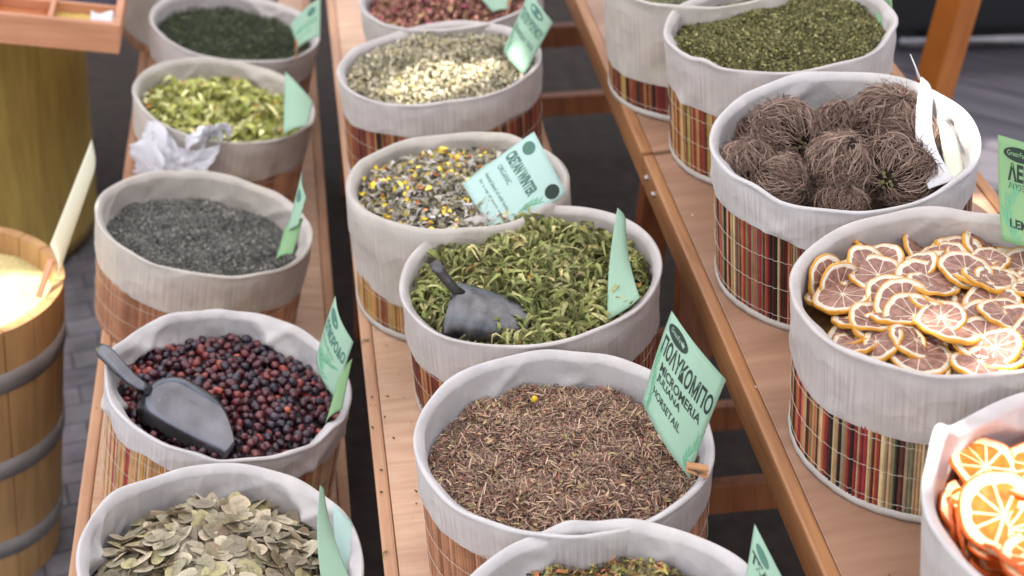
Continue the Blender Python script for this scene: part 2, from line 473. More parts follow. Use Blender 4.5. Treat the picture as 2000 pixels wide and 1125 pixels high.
F = np.stack([i, i + ny, i + ny + 1, i + 1], -1)
aw = part('added_shade_sheet', V, F, m_plain('shade_sheet_canvas', (.78, .77, .80), .8, transl=.45))
tag(aw, 'large unseen pale sheet added over the stall, holes cut to shape the sunlight', 'added_shade_sheet')


# ------------------------------------------------------------------ benches
def bench(ci, xl, xr, y0, y1, label, top_mat, drop_left=True, legs=(), edge_w=.016, thick=.03, bolts=False):
    ph = PHI[ci]
    root = empty('display_bench', label, 'bench', Matrix.Translation((XC[ci], 0, P0[ci][2])) @ Matrix.Rotation(ph, 4, 'Y'), 'stepped wooden benches of the stall')
    MB().box(((xl + xr) / 2, (y0 + y1) / 2, -thick / 2 - .002), ((xr - xl) / 2 - edge_w, (y1 - y0) / 2 - .001, thick / 2), None).build('top_board', top_mat, root, bevel=.0015)
    for s, x in ((-1, xl), (1, xr)):
        MB().box((x - s * edge_w / 2, (y0 + y1) / 2, -.0275), (edge_w / 2 - .0004, (y1 - y0) / 2, .0275)).build('edge_strip', M['edge'] if ci == 2 else M['edge_pale'], root, bevel=.0035)
    inv = root.matrix_world.inverted()
    zt = P0[ci][2]
    for (yy, spread) in legs:
        for s, x in ((-1, xl + .05), (1, xr - .05)):
            top = Vector((x, yy, -.034)); w = root.matrix_world @ top
            foot = inv @ Vector((w.x + s * .02, w.y + spread, 0.0))
            MB().beam(top, foot, .045, .032).build('leg', M['leg'], root, bevel=.002)
        a = root.matrix_world @ Vector((xl + .05, yy, 0)); b_ = root.matrix_world @ Vector((xr - .05, yy, 0))
        for hh in (.30, .12):
            f = 1 - hh / zt if zt else 0
            MB().beam(inv @ Vector((a.x + .0, a.y + spread * f, hh)), inv @ Vector((b_.x, b_.y + spread * f, hh)), .02, .05, (0, 1, 0)).build('crossbar', M['leg'], root, bevel=.002)
    if bolts:
        for yy in bolts:
            m = MB()
            m.tube([(xl - .0035, yy, -.02), (xl + .002, yy, -.02)], .004, 12)
            m.build('bolt', M['bolt'], root, smooth=False)
    return root


def bx(ci, px, py):      # bench-local x, y of a pixel on the bench top
    p = on_plane(px, py, P0[ci], NRM[ci])
    q = np.array(p) - np.array([XC[ci], 0, P0[ci][2]])
    return float(q[0] * math.cos(PHI[ci]) - q[2] * math.sin(PHI[ci])), float(q[1])


def edge_px(slope, y): return 481 + slope * (y + 1477), y


L_l = bx(0, *edge_px(-.133, 700))[0]; L_r = bx(0, *edge_px(.083, 500))[0]
M_l = bx(1, *edge_px(.104, 700))[0]; M_r = bx(1, *edge_px(.337, 350))[0]
Rr_l = bx(2, *edge_px(.4335, 560))[0]
seam = bx(2, 1250, 303)[1]
print('bench edges', L_l, L_r, M_l, M_r, Rr_l, seam, HC)
bench(0, L_l, L_r, .55, 3.6, 'low left bench of pale plywood under the grey herb and rosehip baskets', M['ply'],
      legs=((.9, .1), (2.0, .12), (3.3, -.1)))
bench(1, M_l, M_r, .55, 3.5, 'middle bench of pale plywood under the green leaf and brown stalk baskets', M['ply'],
      legs=((.8, .1), (1.45, .10), (2.45, .1), (3.2, -.1)))
bench(2, Rr_l, Rr_l + .40, .45, seam - .004, 'tall right bench in front, its brown top carrying the root and lemon baskets', M['ply_dark'],
      legs=((.75, .25), (seam - .10, -.16)), bolts=(seam - .03, seam - .075))
bench(2, Rr_l, Rr_l + .40, seam + .004, seam + 1.6, 'tall right bench behind, ending at the dark seam beside the crushed green herb basket', M['ply_dark'],
      legs=((seam + .09, .14), (seam + 1.3, .1)))

# ------------------------------------------------------------------ baskets
PAL = {
    'stripe_dark': [(srgb(92, 44, 34), 4), (srgb(150, 40, 44), 5), (srgb(40, 30, 28), 4), (srgb(190, 150, 104), 4), (srgb(120, 118, 84), 3),
                    (srgb(196, 108, 60), 3), (srgb(150, 130, 100), 4), (srgb(122, 120, 60), 1.5), (srgb(216, 188, 130), 2)],
    'stripe_gold': [(srgb(206, 150, 70), 5), (srgb(188, 140, 84), 5), (srgb(150, 60, 40), 2.5), (srgb(150, 90, 50), 3), (srgb(200, 170, 110), 4),
                    (srgb(180, 160, 60), 1.5), (srgb(92, 50, 34), 1.5)],
    'stripe_red': [(srgb(150, 74, 44), 6), (srgb(132, 46, 36), 4), (srgb(100, 56, 36), 4), (srgb(190, 150, 70), 2), (srgb(176, 120, 76), 4), (srgb(60, 36, 28), 2)],
    'brown': [(srgb(186, 130, 92), 5), (srgb(174, 118, 82), 5), (srgb(158, 104, 70), 3), (srgb(198, 144, 106), 2)],
    'pale': [(srgb(206, 172, 130), 6), (srgb(190, 150, 104), 4), (srgb(206, 150, 60), 1.5), (srgb(170, 60, 50), 1.2), (srgb(186, 130, 84), 4)],
}


def pick(pal, n):
    cs = np.array([p[0] for p in pal]); w = np.array([p[1] for p in pal], float)
    return cs[rng.choice(len(cs), n, p=w / w.sum())]


class Basket:
    pass


def ang_noise(th, k, amp, seed, z=0.0):
    r = np.random.default_rng(seed); s = 0
    for i in range(k):
        f = r.integers(2, 4 + 3 * i + 1); s = s + math.pow(.75, i) * np.sin(f * th + r.uniform(0, 6.3) + z * r.uniform(-60, 60))
    return s * amp


def basket(name, label, ci, X, Y, R, dphi=0, tau=0, pal='brown', taper=.93, drop=.055, cloth='cloth', wr=1.0, band=True,
           stick=.0042, seed=1, group='lined reed baskets of herbs on the benches', rows=4, flap=None, band2=False):
    B = Basket(); B.R = R; B.name = name; B.ci = ci
    n = NRM[ci]; rc = np.array([X, Y, HC[ci]])
    H = float(np.dot(rc - P0[ci], n)); B.H = H
    base = rc - n * H
    B.mat = Matrix.Translation(Vector(base)) @ Matrix.Rotation(PHI[ci], 4, 'Y')
    td, tt = math.tan(R_(dphi)), math.tan(R_(tau))
    B.rimz = lambda x, y: H - td * x - tt * y
    root = empty('herb_basket', label, 'basket', B.mat, group); B.root = root
    Rw = R - .0065; Rb = R * taper; B.Rb = Rb

    def rw(z): return Rb + (Rw - Rb) * np.clip(z / H, 0, 1) ** .8
    B.rw = rw
    # reed wall: every reed its own shallow rounded slat
    ang = []; a = 0
    while a < 2 * PI:
        w = stick * (1 if pal == 'brown' else rng.choice([.55, .75, 1, 1.35], p=[.25, .35, .3, .1])) * (1 + rng.uniform(-.1, .1))
        ang.append((a, min(a + w / Rw, 2 * PI))); a += w / Rw
    ang = np.array(ang); ns = len(ang)
    cols = pick(PAL[pal], ns) * rng.uniform(.72, 1.02, (ns, 1)); cols = cols * .86 + .14 * cols.mean(1, keepdims=True)
    u = np.array([0.02, .2, .5, .8, .98]); bul = np.array([-.0017, .0000, .0006, .0000, -.0017])
    TH = ang[:, :1] + (ang[:, 1:] - ang[:, :1]) * u          # ns,5
    zt = B.rimz(Rw * np.cos(TH), Rw * np.sin(TH)) - .012
    lev = [0.001, .35, .7, 1.0]; Vs = []
    for f in lev:
        z = .001 + (zt - .001) * f
        r = rw(z) + bul + rng.normal(0, .00022, (ns, 1)) + .0008 * np.sin(TH * 5 + seed)
        Vs.append(np.stack([r * np.cos(TH), r * np.sin(TH), z], -1))
    Vs = np.stack(Vs, 1)                                       # ns,4,5,3
    idx = np.arange(ns * 4 * 5).reshape(ns, 4, 5)
    F = np.stack([idx[:, :-1, :-1], idx[:, :-1, 1:], idx[:, 1:, 1:], idx[:, 1:, :-1]], -1).reshape(-1, 4)
    part('reed_wall', Vs.reshape(-1, 3), F, M['reed'], root, C=np.repeat(cols, 20, 0), smooth=True)
    # dark backing so that no light leaks between reeds, and the floor of the basket
    th = np.linspace(0, 2 * PI, 97)[:-1]; nt_ = 96
    Vv = []
    for z in (0.0015, H * .85):
        r = rw(np.full(nt_, z)) - .0022; Vv.append(np.stack([r * np.cos(th), r * np.sin(th), np.full(nt_, z)], -1))
    Vv = np.concatenate(Vv); k = np.arange(nt_); k2 = (k + 1) % nt_
    part('inner_lining', np.vstack([Vv, [[0, 0, .0015]]]), [np.stack([k, k2, k2 + nt_, k + nt_], -1), np.stack([np.full(nt_, 2 * nt_), k2, k], -1)], M['thread'], root)
    # stitched threads
    m = MB()
    for rI in range(rows):
        f = .10 + .80 * rI / max(rows - 1, 1) * (.75)
        nn = 260; pts = []
        for q in range(nn + 1):
            t = 2 * PI * q / nn; z = f * H + .0006 * math.sin(q * 1.9) + .0012 * math.sin(3 * t + rI)
            r = float(rw(np.array(z))) + .0011 + .0006 * (q % 2)
            pts.append((r * math.cos(t), r * math.sin(t), z))
        m.tube(pts, .00024, 4, cap=False)
    m.build('stitching', M['thread'], root)
    if band:
        prof = [(.0004, .0012), (.0018, .0006), (.0022, .0045), (.0018, .0085), (.0004, .0094)]
        n2 = 128; th2 = np.linspace(0, 2 * PI, n2 + 1)[:-1]; Vv = []
        for dr, z in prof:
            r = Rb + dr + .0003 * np.sin(th2 * 40); Vv.append(np.stack([r * np.cos(th2), r * np.sin(th2), np.full(n2, z) + .0006 * np.sin(th2 * 9 + seed)], -1))
        k = np.arange(n2); k2 = (k + 1) % n2
        F = np.concatenate([np.stack([k + i * n2, k2 + i * n2, k2 + (i + 1) * n2, k + (i + 1) * n2], -1) for i in range(len(prof) - 1)])
        part('base_band', np.concatenate(Vv), F, M['band'], root, smooth=True)
    # cloth liner folded over the rim
    n3 = 420; t3 = np.linspace(0, 2 * PI, n3 + 1)[:-1]
    low = drop + ang_noise(t3, 4, .0022 * wr, seed + 5)
    rimup = ang_noise(t3, 5, .0009 * wr, seed + 9) + .0022 * wr * np.maximum(0, ang_noise(t3, 6, .5, seed + 13)) ** 2
    if flap:
        for (fa, fw, fh) in flap:
            dA = (t3 - R_(fa) + PI) % (2 * PI) - PI
            rimup = rimup + fh * np.exp(-(dA / R_(fw)) ** 2)
    rings = []
    def wrinkle(z_rel, amp, sd):      # diagonal creases
        w = ang_noise(t3, 5, .4, sd, z_rel)
        ridg = 1 - np.abs(np.sin(7 * t3 + z_rel * 45 + sd) + .5 * np.sin(17 * t3 - z_rel * 70 + sd * 2)) ** .5
        pl = np.maximum(0, np.sin(23 * t3 + sd + z_rel * 25)) ** 3
        return amp * wr * (w * .55 + .6 * ridg + .35 * pl)
    def tri(x): return np.abs(((x / PI) % 2) - 1) * 2 - 1
    rs_ = np.random.default_rng(seed + 77); q_ = rs_.uniform(0, 6.3, 6)
    def folds(zd, amp):              # long slanting folds of the cloth
        gate = np.clip(ang_noise(t3, 3, .6, seed + 55) + .55, 0, 1)
        a1 = tri(6 * t3 + zd * 62 + q_[0] + .8 * np.sin(2 * t3 + q_[1])); a2 = tri(9 * t3 - zd * 85 + q_[2] + np.sin(3 * t3 + q_[3]))
        return amp * wr * gate * (np.maximum(0, a1 - .1) ** 1.3 + .7 * np.maximum(0, a2 - .25) ** 1.2)
    no = 10
    for i in range(no):               # outside, bottom edge up to rim
        f = i / (no - 1)
        zd = low * (1 - f) + .005 * f
        z = B.rimz(R * np.cos(t3), R * np.sin(t3)) - zd + rimup * f
        r = rw(z) + .0022 + .0022 * f + wrinkle(zd, .0013 * (1.15 - f), seed) + folds(zd, .0032 * (1.1 - f))
        if band2: r = r + .0035 / (1 + np.exp((band2 - zd - .002 * np.sin(3 * t3)) / -.0018)) * (1)
        if i == 0: r = r - .0012
        rings.append((r, z))
    lipr = .0030 * (1 + .40 * ang_noise(t3, 5, .5, seed + 3))
    for a in (30, 65, 100, 140):     # rolled lip
        a = R_(a)
        zc = B.rimz(R * np.cos(t3), R * np.sin(t3)) - .005 + rimup
        rc_ = R - .0036
        rings.append((rc_ + lipr * np.cos(a) + .0006 * np.sin(9 * t3 + seed), zc + (lipr + .0012) * np.sin(a)))
    ni = 20; dep = .075
    for i in range(ni):
        f = i / (ni - 1)
        zd = .007 + (dep - .007) * f
        z = B.rimz(R * np.cos(t3), R * np.sin(t3)) - zd + rimup * (1 - f)
        r = rw(z) - .0015 - .003 * (1 - f) ** 2 - .0035 * f - (np.abs(wrinkle(zd * .8 + 3, .0018, seed + 31)) + folds(zd, .0085)) * (.12 + .88 * math.sin(PI * min(1, f * 1.2 + .05)))
        rings.append((r, z))
    nr = len(rings)
    Vv = np.concatenate([np.stack([r * np.cos(t3), r * np.sin(t3), z], -1) for r, z in rings])
    k = np.arange(n3); k2 = (k + 1) % n3
    F = np.concatenate([np.stack([k + i * n3, k2 + i * n3, k2 + (i + 1) * n3, k + (i + 1) * n3], -1) for i in range(nr - 1)])
    wts = np.concatenate([np.full(n3, [.25, .35, .9, 1, 1, 1, .9, .6, .3, .1][i] if i < no else 0.) for i in range(nr)])
    part('cloth_liner', Vv, F, M[cloth], root, smooth=True, C=np.stack([wts] * 3, -1))
    B.Rc = R - .0135
    return B


# ------------------------------------------------------------------ contents
def field(B, depth, mound=.012, bump=.003, seed=0, dents=()):
    ph = np.random.default_rng(seed).uniform(0, 6.3, 8)
    def zf(x, y):
        r2 = (x * x + y * y) / (B.Rc ** 2)
        z = B.rimz(x, y) - depth + mound * (1 - r2)
        z = z + bump * (np.sin(x * 45 + ph[0]) * np.sin(y * 52 + ph[1]) + .6 * np.sin(x * 90 + y * 60 + ph[2]) + .5 * np.sin(y * 110 - x * 40 + ph[3]))
        for (dx, dy, dr, dz) in dents: z = z - dz * np.exp(-((x - dx) ** 2 + (y - dy) ** 2) / dr ** 2)
        return z
    return zf


def mound_mesh(B, zf, lowr=.004):
    nr, na = 26, 84
    rr = np.linspace(0, 1, nr)[1:] * (B.Rc + .004); th = np.linspace(0, 2 * PI, na + 1)[:-1]
    Rm, Tm = np.meshgrid(rr, th, indexing='ij'); x, y = Rm * np.cos(Tm), Rm * np.sin(Tm)
    V = np.stack([x, y, zf(x, y) - lowr], -1).reshape(-1, 3)
    V = np.vstack([V, [[0, 0, float(zf(np.array(0.), np.array(0.))) - lowr]]])
    k = np.arange(na); k2 = (k + 1) % na; c = len(V) - 1
    F = [np.concatenate([np.stack([k + i * na, k2 + i * na, k2 + (i + 1) * na, k + (i + 1) * na], -1) for i in range(nr - 2)]),
         np.stack([np.full(na, c), k, k2], -1)]
    return V, F


def rand_pts(n, Rc, edge=.0):
    r = (Rc - edge) * np.sqrt(rng.uniform(0, 1, n)); t = rng.uniform(0, 2 * PI, n)
    return r * np.cos(t), r * np.sin(t)


def strips(P, d, nrm, L, W, curl, twist, K=4, prof='leaf', fold=.25, wob=0):
    """ribbon-like particles: centres P (n,3), axes d, normals nrm; returns V,F arrays"""
    n = len(P); t = np.linspace(0, 1, K)[None, :, None]
    s = np.cross(d, nrm); s /= np.linalg.norm(s, axis=1, keepdims=True) + 1e-9
    nn = np.cross(s, d)
    L = L.reshape(n, 1, 1); W = W.reshape(n, 1, 1); curl = curl.reshape(n, 1, 1); tw = twist.reshape(n, 1, 1) * (t - .5)
    cen = P[:, None] + d[:, None] * (t - .5) * L * (1 - .3 * np.abs(curl)) + nn[:, None] * curl * L * (.25 - (t - .5) ** 2) * 1.6
    if wob: cen = cen + s[:, None] * L * wob * np.sin(t * PI * 1.6 + rng.uniform(0, 6, (n, 1, 1))) * rng.uniform(-1, 1, (n, 1, 1))
    sv = s[:, None] * np.cos(tw) + nn[:, None] * np.sin(tw); nv = -s[:, None] * np.sin(tw) + nn[:, None] * np.cos(tw)
    if prof == 'leaf': w = np.sin(np.clip(t * .94 + .03, 0, 1) * PI) ** .7
    elif prof == 'petal': w = np.sin(np.clip(t * .85 + .1, 0, 1) * PI) ** .5
    else: w = np.ones_like(t)
    a = cen - sv * w * W / 2 + nv * fold * W * w; b = cen; c = cen + sv * w * W / 2 + nv * fold * W * w
    V = np.stack([a, b, c], 2)                               # n,K,3,3
    idx = np.arange(n * K * 3).reshape(n, K, 3)
    F = np.stack([idx[:, :-1, :-1], idx[:, :-1, 1:], idx[:, 1:, 1:], idx[:, 1:, :-1]], -1).reshape(-1, 4)
    return V.reshape(-1, 3), F


def rdir(n, tilt):
    t = rng.uniform(0, 2 * PI, n); e = rng.normal(0, tilt, n)
    d = np.stack([np.cos(t) * np.cos(e), np.sin(t) * np.cos(e), np.sin(e)], -1)
    up = np.stack([rng.normal(0, .35, n), rng.normal(0, .35, n), np.ones(n)], -1)
    return d, up


def herb(B, name, label, n, zf, pal, L, W, curl=(0, .2), tilt=.25, twist=.5, K=3, prof='flat', thick=.006, base=None, mat='herb',
         fold=.25, layers=(), wob=0, cat='dried herb', lower=.004):
    """one heap of loose herb = stuff: base mound + ribbons"""
    Vs, Fs, Cs = [], [], []
    V, F = mound_mesh(B, zf, lower)
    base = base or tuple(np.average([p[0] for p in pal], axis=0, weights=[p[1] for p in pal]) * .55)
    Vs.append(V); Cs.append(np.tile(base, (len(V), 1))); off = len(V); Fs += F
    for (n_, pal_, L_, W_, curl_, tilt_, twist_, K_, prof_, thick_, fold_, wob_, zup) in [(n, pal, L, W, curl, tilt, twist, K, prof, thick, fold, wob, 0)] + list(layers):
        x, y = rand_pts(n_, B.Rc, L_[0] * .35)
        z = zf(x, y) + rng.uniform(-.5, 1, n_) * thick_ + zup
        d, up = rdir(n_, tilt_)
        Ls = rng.uniform(*L_, n_); Ws = rng.uniform(*W_, n_)
        V, F = strips(np.stack([x, y, z], -1), d, up, Ls, Ws, rng.uniform(*curl_, n_) * rng.choice([-1, 1], n_, p=[.3, .7]), rng.normal(0, twist_, n_), K_, prof_, fold_, wob_)
        # keep inside the basket
        r = np.hypot(V[:, 0], V[:, 1]); lim = B.Rc + .001; f = np.where(r > lim, lim / np.maximum(r, 1e-6), 1); V[:, 0] *= f; V[:, 1] *= f
        c = pick(pal_, n_) * 1.45 * rng.uniform(.62, 1.3, (n_, 1))
        Vs.append(V); Fs.append(F + off); Cs.append(np.repeat(c, K_ * 3, 0)); off += len(V)
    o = part(name, np.concatenate(Vs), Fs, M[mat], None, C=np.concatenate(Cs), smooth=False)
    o.matrix_world = B.mat
    tag(o, label, cat, kind='stuff')
    return o


def lay(nm, n, palette, L, W, curl=(0, .2), tilt=.25, twist=.5, K=3, prof='flat', thick=.006, fold=.25, wob=0, zup=0):
    return (n, palette, L, W, curl, tilt, twist, K, prof, thick, fold, wob, zup)


# ---- left column
B7 = basket('b', 'lined basket of dark green crushed herb, second from the back on the left bench', 0, -.127, 2.667, .150, -.1, 0, 'brown', seed=71, drop=.06, band=False)
B6 = basket('b', 'lined basket of lime green leaves with a white film bag hung on its front', 0, -.141, 2.376, .1471, 1.2, -1, 'brown', seed=61, drop=.07, cloth='cloth_warm', band=False, taper=.90)
B5 = basket('b', 'brown reed basket of dark grey crushed herb on the left bench', 0, -.163, 1.99, .1532, 2.1, 1.7, 'brown', seed=51, drop=.072, cloth='cloth_warm', band=False, taper=.93, wr=1.1)
B3 = basket('b', 'lined basket of dark red rosehips with a shiny steel scoop in it', 0, -.125, 1.601, .1494, .4, -1.8, 'pale', seed=32, drop=.040, wr=1.9, cloth='cloth_white', band=False, taper=.95)
B4 = basket('b', 'lined basket of flat beige green seed pods at the front of the left bench', 0, -.129, 1.289, .1494, -2.1, -2, 'brown', seed=43, drop=.05, wr=1.6, cloth='cloth_white', band=False)
p = on_plane(400, -70, (0, 0, HC[0]), (0, 0, 1))
B17 = basket('b', 'pale lined basket farthest back on the left bench, only its side in view', 0, p.x, p.y, .15, 0, 0, 'brown', seed=171, drop=.13, cloth='cloth_warm', band=False)
# ---- middle column
p = on_plane(880, -18, (0, 0, HC[1]), (0, 0, 1))
B15 = basket('b', 'lined basket of pinkish brown petals, farthest back on the middle bench', 1, p.x, p.y, .149, -2, 0, 'stripe_red', seed=151, drop=.06, band=True)
B8 = basket('b', 'striped basket of cream curled flowers with a bright sun patch', 1, .186, 2.145, .1515, -2.3, 2.2, 'stripe_red', seed=81, drop=.056, taper=.97, wr=.8)
B9 = basket('b', 'striped basket of grey leaves and yellow flowers behind the green leaf basket', 1, .174, 1.791, .1416, 1.2, 2.7, 'stripe_gold', seed=91, drop=.118, taper=1.0, cloth='cloth_warm', band2=.062, wr=.8)
B2 = basket('b', 'lined basket of curled green leaves with a dull zinc scoop in it', 1, .234, 1.56, .1539, -3.6, .6, 'stripe_red', seed=22, drop=.075, taper=.93, wr=1.1)
B1 = basket('b', 'brown reed basket of chopped brown stalks with the large lettered green card', 1, .223, 1.25, .1518, 2.4, 0, 'brown', seed=12, drop=.055, taper=.95, band=False, wr=1.0, cloth='cloth_white')
p = on_plane(1200, 1240, (0, 0, HC[1]), (0, 0, 1))
B14 = basket('b', 'lined basket of olive and brown herb mix cut off by the bottom edge', 1, p.x, p.y, .150, 0, 0, 'brown', seed=141, drop=.06, cloth='cloth_white', band=False, flap=[(96, 8, .008)])
# ---- right column
B11 = basket('b', 'large striped basket of crushed olive green herb on the right bench', 2, .593, 1.837, .1479, -.7, 1, 'stripe_gold', seed=111, drop=.070, taper=.965, wr=1.2)
B10 = basket('b', 'dark striped basket of hairy brown root balls on the right bench', 2, .579, 1.524, .1487, -.2, -2.9, 'stripe_dark', seed=101, drop=.052, taper=.965, cloth='cloth_white', wr=1.5)
B12 = basket('b', 'dark striped basket heaped with dried lemon slices', 2, .587, 1.216, .1527, .2, 2.1, 'stripe_dark', seed=121, drop=.080, taper=.98, wr=.9)
p = on_plane(2180, 975, (0, 0, HC[2]), (0, 0, 1))
B13 = basket('b', 'lined basket of bright orange slices in the lower right corner', 2, p.x, p.y, .150, 0, 0, 'brown', seed=131, drop=.14, cloth='cloth_white', wr=1.2, flap=[(138, 7, .020)])
p = on_plane(1385, -75, (0, 0, HC[2]), (0, 0, 1))
B16 = basket('b', 'striped basket with a long pale liner, farthest back on the right bench', 2, p.x, p.y, .150, 0, 0, 'stripe_red', seed=161, drop=.125, taper=.98, cloth='cloth_warm')

# ---- loose fillings
g = srgb
herb(B7, 'crushed_dark_herb', 'dark green crushed herb filling the basket second from the back on the left bench', 11000, field(B7, .033, .012, .003, 1),
     [(g(58, 66, 48), 4), (g(74, 82, 58), 3), (g(40, 46, 38), 3), (g(110, 114, 80), .5)], (.002, .006), (.001, .0022), tilt=.5)
herb(B17, 'pale_dried_herb', 'pale herb in the farthest basket of the left bench', 1500, field(B17, .05, .01, .003, 2), [(g(150, 140, 110), 1)], (.004, .008), (.002, .003))
herb(B16, 'grey_dried_herb', 'dried herb in the farthest basket of the right bench', 1500, field(B16, .05, .01, .003, 2), [(g(120, 120, 90), 1)], (.004, .008), (.002, .003))
lime = [(g(158, 160, 92), 5), (g(182, 182, 128), 4), (g(134, 136, 66), 3), (g(214, 210, 160), 1.5), (g(120, 128, 60), 2)]
herb(B6, 'lime_leaves', 'loose pale lime green leaves filling the basket with the white film bag', 1250, field(B6, .048, .022, .005, 3), lime, (.016, .040), (.006, .013), curl=(.1, .8), tilt=.55,
     twist=1.2, K=5, prof='leaf', thick=.014, mat='leaf', layers=[lay('o', 26, [(g(204, 130, 70), 1)], (.008, .014), (.005, .008), (.3, .9), .6, 1, 4, 'petal', .004, zup=.012),
     lay('t', 500, [(g(190, 186, 110), 1), (g(140, 150, 80), 1)], (.015, .03), (.001, .002), (0, .4), .5, .5, 3, 'flat', .012)])
herb(B5, 'crushed_grey_herb', 'dark grey crushed herb heaped in the brown reed basket', 30000, field(B5, .046, .016, .003, 4, dents=[(.03, .05, .05, .006)]),
     [(g(106, 106, 102), 5), (g(86, 87, 84), 4), (g(134, 133, 126), 2.6), (g(58, 59, 57), 2.2), (g(160, 158, 144), .5)], (.0015, .0042), (.0009, .0018), tilt=.6, thick=.003)
cream = [(g(166, 158, 136), 5), (g(146, 140, 120), 4), (g(180, 172, 150), 3), (g(150, 142, 110), 2.5), (g(124, 124, 104), 1.5)]
herb(B8, 'cream_flowers', 'cream and grey curled dried flowers in the striped basket', 4200, field(B8, .022, .016, .004, 5), cream, (.007, .016), (.003, .007), curl=(.3, 1.1), tilt=.55, twist=1.4,
     K=5, prof='petal', thick=.008, mat='leaf', fold=.4, layers=[lay('y', 110, [(g(166, 150, 90), 1)], (.006, .012), (.003, .006), (.2, .9), .5, 1, 4, 'petal', .008, zup=.002)])
gl = [(g(152, 146, 138), 5), (g(136, 130, 114), 4), (g(172, 166, 156), 3), (g(140, 134, 108), 3), (g(100, 98, 80), 2), (g(196, 196, 200), .8)]
herb(B9, 'grey_leaf_mix', 'grey leaves mixed with yellow and orange flowers behind the mint card', 3000, field(B9, .030, .018, .004, 6), gl, (.008, .020), (.003, .008), curl=(.2, .9), tilt=.55, twist=1.2,
     K=5, prof='leaf', thick=.009, mat='leaf', fold=.3, layers=[lay('y', 230, [(g(206, 180, 60), 4), (g(226, 206, 100), 2), (g(190, 150, 40), 1)], (.006, .014), (.004, .008), (.2, 1), .6, 1, 4, 'petal', .006, zup=.006),
     lay('o', 70, [(g(206, 124, 60), 1)], (.004, .009), (.003, .006), (.2, 1), .6, 1, 4, 'petal', .005, zup=.006), lay('s', 400, [(g(150, 140, 100), 1)], (.012, .03), (.0008, .0014), (0, .3), .4, .3, 3, 'flat', .01)])
gr = [(g(132, 136, 84), 5), (g(112, 118, 70), 5), (g(158, 154, 108), 3.4), (g(92, 92, 56), 3), (g(172, 162, 118), 1.4), (g(140, 114, 70), .25)]
herb(B2, 'curled_green_leaves', 'curled dried green leaves heaped around the dull zinc scoop', 4600, field(B2, .034, .026, .005, 7, dents=[(-.06, -.09, .05, .01)]), gr, (.018, .042), (.0036, .0070), curl=(.2, 1.3), tilt=.6, twist=1.8,
     K=6, prof='leaf', thick=.013, mat='leaf', fold=.55, wob=.12, lower=.008, layers=[lay('s', 900, [(g(160, 164, 116), 2), (g(120, 126, 76), 2)], (.014, .034), (.0012, .0022), (.1, .7), .5, .5, 5, 'flat', .012, .3, .2),
     lay('o', 22, [(g(176, 134, 76), 1)], (.010, .016), (.004, .007), (.2, .8), .4, .7, 5, 'leaf', .003, zup=.012)])
st_ = [(g(130, 108, 96), 5), (g(112, 90, 80), 5), (g(160, 134, 112), 3), (g(88, 68, 58), 3), (g(162, 142, 122), 1.1), (g(146, 96, 80), 1.5), (g(132, 122, 84), .9)]
herb(B1, 'chopped_brown_stalks', 'finely chopped brown stalks filling the basket with the large lettered card', 26000, field(B1, .046, .020, .004, 8, dents=[(-.035, .0, .035, .013), (.03, .055, .04, .004)]), st_, (.004, .013),
     (.0006, .0015), curl=(0, .25), tilt=.42, twist=.4, K=3, thick=.005, layers=[lay('s', 700, [(g(158, 138, 118), 2), (g(146, 122, 102), 2), (g(112, 76, 66), 1)], (.009, .020), (.0006, .0016), (0, .35), .3, .3, 3, 'flat', .004, zup=.004),
     lay('l', 420, [(g(150, 128, 96), 2), (g(132, 110, 90), 2), (g(140, 132, 88), 1)], (.007, .013), (.002, .004), (.1, .6), .35, .6, 4, 'leaf', .004, zup=.003)])
mx_ = [(g(134, 130, 84), 4), (g(110, 100, 70), 4), (g(150, 112, 80), 2.5), (g(82, 76, 56), 3), (g(168, 158, 84), 1.6), (g(160, 100, 70), .8)]
herb(B14, 'olive_herb_mix', 'coarse olive and brown herb mix at the bottom edge', 8000, field(B14, .044, .016, .004, 9), mx_, (.006, .017), (.0016, .005), curl=(.1, .7), tilt=.5, twist=.9, K=4, prof='leaf', thick=.007, mat='leaf')
ol = [(g(100, 98, 60), 5), (g(82, 82, 50), 5), (g(126, 122, 80), 3.4), (g(62, 62, 40), 3), (g(160, 152, 108), .9)]
herb(B11, 'crushed_olive_herb', 'crushed olive green herb filling the large striped basket', 32000, field(B11, .024, .014, .003, 10, dents=[(-.02, .03, .05, .004)]), ol, (.0022, .0065), (.001, .0024), curl=(0, .5), tilt=.55, twist=.8, thick=.004)
pk = [(g(150, 110, 92), 4), (g(128, 86, 76), 4), (g(176, 130, 116), 2), (g(96, 66, 56), 2), (g(176, 84, 116), .8), (g(160, 140, 100), 1)]
herb(B15, 'pink_petals', 'pinkish brown curled petals in the farthest middle basket', 2600, field(B15, .028, .014, .004, 11), pk, (.008, .017), (.004, .009), curl=(.4, 1.3), tilt=.6, twist=1.3, K=5, prof='petal', thick=.008, mat='leaf', fold=.4)
herb(B10, 'root_dust', 'dark crumbled root dust under the hairy root balls', 4000, field(B10, .075, .004, .002, 12), [(g(70, 54, 44), 1), (g(50, 40, 34), 1)], (.005, .016), (.0006, .0012), tilt=.4)
# yellow bud on the brown stalks
q = on_plane(1044, 779, (0, 0, HC[1] - .027), (0, 0, 1))
m = MB(); bmx = bmesh.new(); bmesh.ops.create_icosphere(bmx, subdivisions=2, radius=.0036)
for v in bmx.verts: v.co *= 1 + .12 * noise.noise(v.co * 900)
me = bpy.data.meshes.new('yellow_bud'); bmx.to_mesh(me); bmx.free(); me.materials.append(m_plain('yellow_bud', g(214, 176, 40), .6))
tag(link('yellow_bud', me, None, Matrix.Translation(q)), 'tiny yellow flower bud lying on the chopped brown stalks', 'flower bud')


# ---- countable fillings -------------------------------------------------
def euler_m(ax, ay, az): return Euler((ax, ay, az)).to_matrix().to_4x4()


